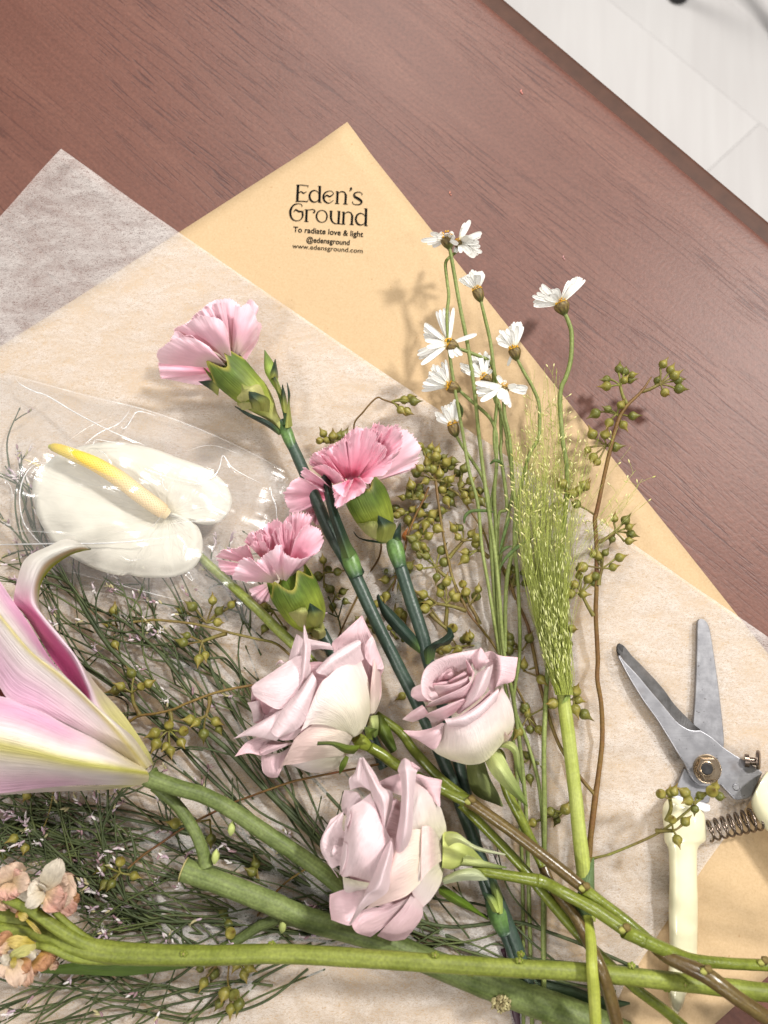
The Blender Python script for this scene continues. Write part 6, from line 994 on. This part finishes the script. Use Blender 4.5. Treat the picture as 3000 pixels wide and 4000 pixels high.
# ================================================================== stock with wilted flowers
sk = thing('stock_flower', 'thick yellow-green stock stem crossing the bottom with wilted peach and white blossoms', 'stock flower', P(1500, 3740, 40))
SW = [P(-80, 3622, 30), P(30, 3626, 30), P(150, 3652, 32), P(270, 3690, 34), P(420, 3718, 34), P(560, 3728, 34), P(800, 3732, 36), P(1100, 3726, 40), P(1400, 3742, 44), P(1679, 3762, 46), P(2000, 3782, 46), P(2271, 3797, 44), P(2603, 3830, 40), P(3000, 3878, 36), P(3250, 3910, 32)]
m = MB(); m.tube(SW, [x * .001 for x in (2.7, 2.7, 3.0, 4.1, 4.9, 4.7, 4.4, 4.2, 4.0, 3.9, 3.8, 3.8, 3.9, 4.0, 4.0)], 16, 110, (1, 1, 1), True, .05); sm_ = m.build('stem', M['stockstem'], sk)
for pts, r in (([(20, 3508, 38), (120, 3556, 40), (230, 3630, 38), (340, 3690, 36), (460, 3722, 34)], [2.0, 2.4, 2.8, 3.0, 2.6]), ([(210, 3560, 36), (290, 3630, 36), (370, 3685, 34), (470, 3716, 32), (580, 3726, 32)], [1.5, 1.7, 1.8, 2.0, 2.0]), ([(140, 3693, 36), (200, 3705, 38), (290, 3742, 36), (400, 3750, 34), (520, 3745, 32)], [1.5, 1.7, 2.0, 2.2, 2.0]), ([(-60, 3560, 24), (40, 3590, 26), (150, 3630, 28), (260, 3680, 30)], [4.5, 4.4, 4.0, 3.6])):
    stem('branch', [P(*q) for q in pts], r, M['stockstem'], sk, 12)
patch('leaf', [[P(700, 3740, 26), P(720, 3770, 26), P(730, 3780, 24)], [P(500, 3750, 26), P(500, 3785, 26), P(500, 3810, 22)], [P(330, 3755, 26), P(330, 3785, 26), P(330, 3806, 22)], [P(160, 3780, 22), P(160, 3790, 22), P(160, 3800, 20)]], M['leaf'], sk, lambda u, v: mix(rgb(96, 122, 44), rgb(80, 108, 38), v), nu=22, nv=10, thick=.6)
for x, y, z in ((1360, 3770, 47), (1700, 3733, 50), (2205, 3810, 48), (715, 3728, 41), (2680, 3850, 44), (2470, 3775, 44), (2036, 3730, 46), (1840, 3806, 45), (1060, 3690, 40), (2030, 3755, 50), (2840, 3845, 40), (2610, 3868, 40)):
    q = P(x, y, z); m = MB(); n_ = Vector((0, .5 if y < 3760 else -.5, .8)).normalized()
    for k in range(5): an = k * 1.3; m.ico(q + Vector((math.cos(an) * .0012, math.sin(an) * .0008, -.0012)), .0010, rgb(122, 132, 54), n_, 1.0)
    m.ico(q + Vector((0, 0, -.0008)), .0009, rgb(150, 144, 84), n_, 1.0); m.build('leaf_scar', M['fine'], sm_)
STC = {'w': (rgb(228, 216, 190), rgb(234, 224, 206)), 'p': (rgb(224, 194, 158), rgb(226, 182, 166)), 'o': (rgb(228, 200, 150), rgb(228, 192, 168)), 'y': (rgb(214, 196, 80), rgb(224, 204, 128)), 'b': (rgb(206, 160, 88), rgb(202, 152, 116)), 'g': (rgb(214, 206, 130), rgb(204, 202, 130)), 'c': (rgb(226, 200, 160), rgb(230, 204, 182))}
kr_ = random.Random(3)
def crum(base, tip, w_, c, z0, z1, cr=1.0, bl=3):
    b, e_ = W5(base[0], base[1], z0), W5(tip[0], tip[1], z1); d = e_ - b; s_ = d.cross(toward(b)).normalized(); L = d.length; wd = W5.s2(w_); n = toward(b); nu, nv = 20, 18; vs, uv, cc = [], [], []; sd = Vector((kr_.random() * 30, 0, 0)); ca, cb = STC[c]; wp = kr_.random() * 6
    for i in range(nu):
        u = i / (nu - 1); w2 = wd * (.22 + .85 * math.sin(math.pi * min(1, u * .82 + .06)) ** 1.1) * (1 if u < .9 else 1 - (u - .9) * 4)
        for j in range(nv):
            v = j / (nv - 1) - .5; q = b + d * u * (1 + .10 * noise.noise(Vector((v * 5, wp, 0)))) + s_ * (v * w2 * (1 + .25 * noise.noise(Vector((u * 4, wp, 3)))))
            h = bl * math.sin(math.pi * u * .8) * .001 - abs(v) * wd * .25 + cr * .001 * (1.6 * noise.noise(q * 150 + sd) + 1.1 * noise.noise(q * 380 + sd)) * (.3 + u) + cr * .0006 * math.sin(v * 16 + wp + u * 3) * u
            q = q + n * h + s_ * cr * .0008 * noise.noise(q * 260 + sd + Vector((0, 9, 0))) * u; vs.append(q); uv.append((u, v + .5)); cc.append(mix(mix(ca, cb, sstep(.1, .7, u)), rgb(190, 140, 90), cr * .25 * max(0, noise.noise(q * 300 + sd)) + .25 * cr * sstep(.92, 1, u)))
    o = link('petal', mesh('petal', vs, gridfaces(nu, nv), uv, cc), M['stock'], sk); md = o.modifiers.new('thickness', 'SOLIDIFY'); md.thickness = .0002; md = o.modifiers.new('edge', 'EDGE_SPLIT'); md.split_angle = R(50)
for a in (((150, 440), (60, 225), 260, 'c', 34, 42, .8), ((120, 420), (320, 390), 170, 'c', 38, 44, .7), ((60, 430), (-60, 300), 200, 'c', 34, 40, .8), ((120, 400), (250, 300), 150, 'p', 36, 40, .8), ((110, 410), (70, 600), 190, 'p', 40, 42, 1.3), ((140, 420), (190, 560), 120, 'p', 40, 40, 1.3), ((40, 560), (90, 690), 130, 'o', 36, 36, 1.3), ((240, 640), (110, 690), 110, 'o', 34, 32, .7), ((20, 480), (-40, 640), 150, 'y', 34, 34, 1.2),
          ((560, 420), (800, 350), 120, 'o', 28, 26, .9), ((540, 450), (790, 570), 260, 'c', 36, 40, .9), ((560, 440), (740, 400), 180, 'c', 38, 42, .8), ((620, 560), (790, 740), 150, 'p', 32, 32, 1.6), ((760, 560), (860, 600), 80, 'b', 30, 28, 1.4), ((520, 490), (660, 700), 200, 'p', 42, 44, 1.5), ((500, 500), (690, 560), 150, 'p', 43, 46, 1.3), ((480, 620), (600, 700), 100, 'y', 36, 36, 1), ((440, 650), (360, 670), 60, 'y', 36, 36, 1), ((420, 500), (190, 510), 150, 'w', 36, 38, .4), ((460, 500), (325, 420), 170, 'w', 42, 44, .4), ((490, 490), (640, 155), 170, 'w', 44, 52, .35), ((440, 470), (470, 430), 90, 'w', 44, 46, .3), ((480, 520), (285, 670), 110, 'w', 44, 46, .4), ((490, 540), (430, 640), 80, 'y', 40, 38, .8),
          ((200, 730), (290, 800), 70, 'y', 40, 40, .8), ((270, 790), (430, 960), 34, 'y', 41, 42, .8), ((180, 720), (230, 760), 70, 'b', 38, 38, 1),
          ((60, 1060), (-50, 1150), 180, 'o', 34, 36, 1.2), ((390, 1090), (110, 1210), 90, 'g', 42, 42, .4), ((380, 1080), (60, 1040), 110, 'y', 38, 40, 1.0), ((130, 1080), (-20, 1000), 150, 'b', 38, 42, 1.2), ((130, 1100), (-40, 1080), 120, 'o', 40, 42, 1.0), ((120, 1200), (15, 1285), 100, 'w', 42, 44, .5), ((140, 1220), (60, 1440), 150, 'c', 42, 44, .6), ((160, 1230), (200, 1530), 170, 'c', 43, 44, .7), ((180, 1230), (330, 1500), 120, 'o', 40, 40, 1.3), ((190, 1240), (300, 1380), 130, 'b', 41, 42, 1.0), ((160, 1210), (130, 1330), 50, 'y', 44, 46, .6), ((220, 1280), (400, 1390), 110, 'o', 36, 34, 1.3), ((420, 1180), (540, 1310), 150, 'b', 38, 36, 1.6), ((440, 1150), (600, 1240), 120, 'b', 36, 34, 1.5), ((520, 1280), (630, 1310), 80, 'o', 32, 30, 1.4), ((360, 1250), (450, 1330), 140, 'b', 38, 38, 1.4), ((380, 1140), (310, 1220), 80, 'w', 42, 40, .6), ((480, 1060), (690, 1130), 90, 'b', 26, 24, 1.3), ((180, 980), (300, 1010), 60, 'w', 28, 28, .3)):
    crum(*a)

# ================================================================== shears
sh = thing('garden_shears', 'opened steel florist shears with cream handles and a coil spring, lower right', 'shears', P(2760, 3000, 6))
def plate(name, pts, z0, z1, mat, bev=.0004, vw=Sh, dome=0):
    if sum(pts[i][0] * pts[(i + 1) % len(pts)][1] - pts[(i + 1) % len(pts)][0] * pts[i][1] for i in range(len(pts))) > 0: pts = pts[::-1]
    n = len(pts); lo = [vw(x, y, z0) for x, y in pts]; hi = [vw(x, y, z1) for x, y in pts]
    c = sum(lo, Vector()) / n
    lo = [Vector((h.x, h.y, l.z)) for h, l in zip(hi, lo)]
    f = [tuple(range(n, 2 * n)), tuple(reversed(range(n)))] + [(i, (i + 1) % n, n + (i + 1) % n, n + i) for i in range(n)]
    o = link(name, mesh(name, lo + hi, f, None, None, False), mat, sh)
    if bev: md = o.modifiers.new('bevel', 'BEVEL'); md.width = bev; md.segments = 2; md.limit_method = 'ANGLE'; md.angle_limit = R(40)
    return o
sp2 = lambda pts, n: [(p.x, p.y) for p in cat([Vector((x, y, 0)) for x, y in pts], n)]
plate('lower_blade', sp2([(1300, 1300), (1303, 1200), (1272, 900), (1235, 620), (1195, 360), (1175, 290), (1150, 255), (1118, 243), (1094, 258), (1088, 300), (1085, 450), (1075, 800), (1056, 1085)], 40) + [(1050, 1250), (1090, 1500), (985, 1455), (925, 1590), (900, 1690), (1130, 1745), (1185, 1730), (1200, 1640), (1280, 1560), (1330, 1420)], 3.0, 5.4, M['steel2'])
ul = sp2([(445, 545), (520, 690), (640, 890), (755, 1050), (850, 1200), (940, 1350), (990, 1430), (1035, 1520), (1085, 1580), (1165, 1606), (1280, 1588)], 36)
plate('upper_blade', ul + [(1388, 1708), (1420, 1712), (1500, 1698), (1526, 1678), (1618, 1490), (1570, 1450), (1480, 1398)] + sp2([(1390, 1345), (1295, 1280), (1200, 1200), (1112, 1146)], 10) + sp2([(1112, 1146), (1050, 1146), (1000, 1130), (920, 1075), (820, 955), (720, 840), (600, 695), (500, 590), (445, 515)], 30)[1:-1], 5.8, 8.4, M['steel'], .0005)
b0 = cat([Vector((x, y, 0)) for x, y in [(440, 505), (500, 590), (600, 695), (720, 840), (820, 955), (920, 1075), (1000, 1130), (1050, 1146), (1105, 1147)]], 40); b1 = cat([Vector((x, y, 0)) for x, y in [(452, 442), (492, 462), (560, 545), (640, 625), (800, 798), (900, 935), (1020, 1060), (1060, 1100), (1112, 1140)]], 40)
m = MB(); m.grid([[Sh(p.x, p.y, 8.3) for p in b0], [Sh(p.x, p.y, 6.6) for p in b1], [Sh(p.x, p.y, 5.8) for p in b1], [Sh(p.x, p.y, 5.8) for p in b0]]); bo = m.build('bevel_edge', M['steel3'], sh); bo.data.polygons.foreach_set('use_smooth', [False] * len(bo.data.polygons))
plate('blade_tip', [(436, 500), (437, 470), (445, 447), (458, 441), (492, 462), (480, 520), (447, 548)], 5.8, 7.6, M['steel3'], .0002)
def disc(name, c, r, z0, z1, mat, n=28, cone=1.0, par_=None, vw=Sh, hole=False):
    q0 = vw(c[0], c[1], z0); q1 = Vector((q0.x, q0.y, z1 * .001)); m = MB(); rr = vw.s2(r)
    m.tube([q0, q0 + (q1 - q0) * .12, q0 + (q1 - q0) * .85, q1], [rr * .97, rr, rr * cone, rr * cone * .92], n, 8); o = m.build(name, mat, par_ or sh)
    md = o.modifiers.new('edge', 'EDGE_SPLIT'); md.split_angle = R(35); return o
disc('washer', (1165, 1458), 106, 8.4, 9.2, M['brass']); nt_ = disc('nut', (1165, 1458), 92, 9.2, 13.4, M['brass'], 6, .93)
disc('bolt', (1165, 1458), 58, 13.4, 14.6, M['brass'], 24, .95, nt_); disc('bolt_core', (1165, 1458), 44, 14.6, 14.9, M['steel3'], 24, .9, nt_); disc('rivet', (1400, 1606), 27, 8.4, 8.9, M['steel'], 20, .8)
def spool(name, a, b, rings, par_):
    d = (b - a); dn = d.normalized(); u_ = dn.orthogonal().normalized(); v_ = dn.cross(u_); m = MB(); m.grid([[a + d * t + (u_ * math.cos(k * .2618) + v_ * math.sin(k * .2618)) * r * .001 for k in range(24)] for t, r in rings], True); o = m.build(name, M['spring'], par_); md = o.modifiers.new('edge', 'EDGE_SPLIT'); md.split_angle = R(40); return o
kn = spool('catch', Sh(1470, 1390, 8.6), Sh(1610, 1405, 11.5), [(0, .1), (0, 3.4), (.25, 3.4), (.25, 2.0), (.72, 2.0), (.72, 2.1)], sh)
spool('catch_head', Sh(1566, 1384, 10.6), Sh(1598, 1388, 11.6), [(0, .1), (0, 4.6), (.15, 5.0), (.6, 5.0), (.9, 4.4), (1, 3.0), (1, .1)], kn)
LR = V(2000, 3100, 1.659)
def loft(name, secs, mat, zc, zh, n=28, seg=70):
    ys = [s[0] for s in secs]; cy = catf(ys, seg); cx = catf([s[1] for s in secs], seg); hw = catf([s[2] for s in secs], seg); hz = catf([s[3] if len(s) > 3 else 1.0 for s in secs], seg); dx = catf([s[4] if len(s) > 4 else 0 for s in secs], seg); m = MB(); rows = []
    for i in range(seg):
        r = []
        for k in range(n):
            a = 2 * math.pi * k / n; c, s_ = math.cos(a), math.sin(a); c = abs(c) ** .8 * (1 if c > 0 else -1); s_ = abs(s_) ** .8 * (1 if s_ > 0 else -1)
            r.append(LR(cx[i] + hw[i] * c, cy[i] + dx[i] * c, zc + zh * hz[i] * s_))
        rows.append(r)
    off = m.grid(rows, True); m.f.append(tuple(off + k for k in reversed(range(n)))); m.f.append(tuple(off + (seg - 1) * n + k for k in range(n))); return m.build(name, mat, sh)
loft('handle', [(38, 1120, 60, .35, 30), (56, 1118, 100, .7, 30), (90, 1112, 128, .95, 26), (140, 1112, 140, 1.05, 14), (220, 1120, 138, 1.08, 6), (300, 1122, 136, 1.05, 0), (330, 1112, 112, 1.0, 0), (360, 1108, 96, 1.0, 0), (420, 1108, 92, 1, 0), (560, 1110, 91, 1, 0), (680, 1110, 95, 1, 0), (800, 1110, 95, 1, 0), (950, 1110, 92, 1, 0), (1100, 1106, 90, 1, 0), (1230, 1082, 76, 1, 0), (1300, 1070, 60, .95, 0), (1370, 1067, 42, .8, 0), (1415, 1067, 20, .5, 0), (1432, 1068, 4, .2, 0)], M['cream'], 8.2, 7.0)
m = MB(); rows = []
def rh(cx, cy, hw, ang, z=11, zh=9):
    d = Vector((math.cos(R(ang)), math.sin(R(ang)), 0)); return [Sh(cx + d.x * hw * math.cos(a), cy + d.y * hw * math.cos(a), z + zh * math.sin(a)) for a in [2 * math.pi * k / 24 for k in range(24)]]
secs = [(1574, 1596, 100, 117), (1590, 1610, 150, 117), (1625, 1660, 190, 112), (1680, 1760, 200, 100), (1750, 1900, 175, 75), (1860, 2080, 165, 60), (2050, 2350, 165, 58), (2300, 2750, 160, 58), (2450, 3000, 60, 58)]
cx_, cy_, hw_, an_ = (catf([s[i] for s in secs], 44) for i in range(4))
for i in range(44): rows.append(rh(cx_[i], cy_[i], hw_[i], an_[i], 11, 9 if i > 3 else 6 + i))
off = m.grid(rows, True); m.f.append(tuple(off + k for k in reversed(range(24)))); m.f.append(tuple(off + 43 * 24 + k for k in range(24))); m.build('handle', M['cream'], sh)
m = MB(); a0, a1 = Sh(1170, 1965, 9), Sh(1590, 1858, 10); ax = (a1 - a0).normalized(); sx_ = ax.cross(Vector((0, 0, 1))).normalized(); ux = sx_.cross(ax); pts = []
for i in range(8 * 14 + 1):
    f = i / 112; an = f * 7.5 * 2 * math.pi; r = .0049 + .0006 * f; pts.append(a0 + (a1 - a0) * f + (sx_ * math.cos(an) + ux * math.sin(an)) * r)
m.tube(pts, .00062, 8, 113 * 2); m.build('spring', M['spring'], sh)
plate('collar', [(893, 1668), (960, 1690), (1060, 1718), (1130, 1738), (1192, 1752), (1196, 1785), (1188, 1806), (1150, 1808), (1110, 1792), (1060, 1776), (960, 1722), (888, 1690)], 4.3, 12.5, M['white'], .0006)
# ================================================================== crumbs and marks on the wood
for lab, x, y, s, c in (('tiny pink petal fleck on the bare wood above the right-hand daisy', 2200, 1003, .0022, rgb(196, 146, 146)), ('small pale pink fleck on the wood near the top table edge', 2035, 355, .0030, rgb(196, 130, 120)), ('small brown fleck on the wood right of the kraft paper corner', 1757, 752, .0022, rgb(196, 130, 110))):
    m = MB(); m.ico(P(x, y, .3), s * .26, c, Vector((.3, 1, .05)), 1.7); m.ico(P(x + 4, y + 9, .3), s * .2, c, Vector((-.5, 1, .05)), 1.5); o = m.build('petal_fleck', M['fine']); o['label'] = lab; o['category'] = 'petal fleck'
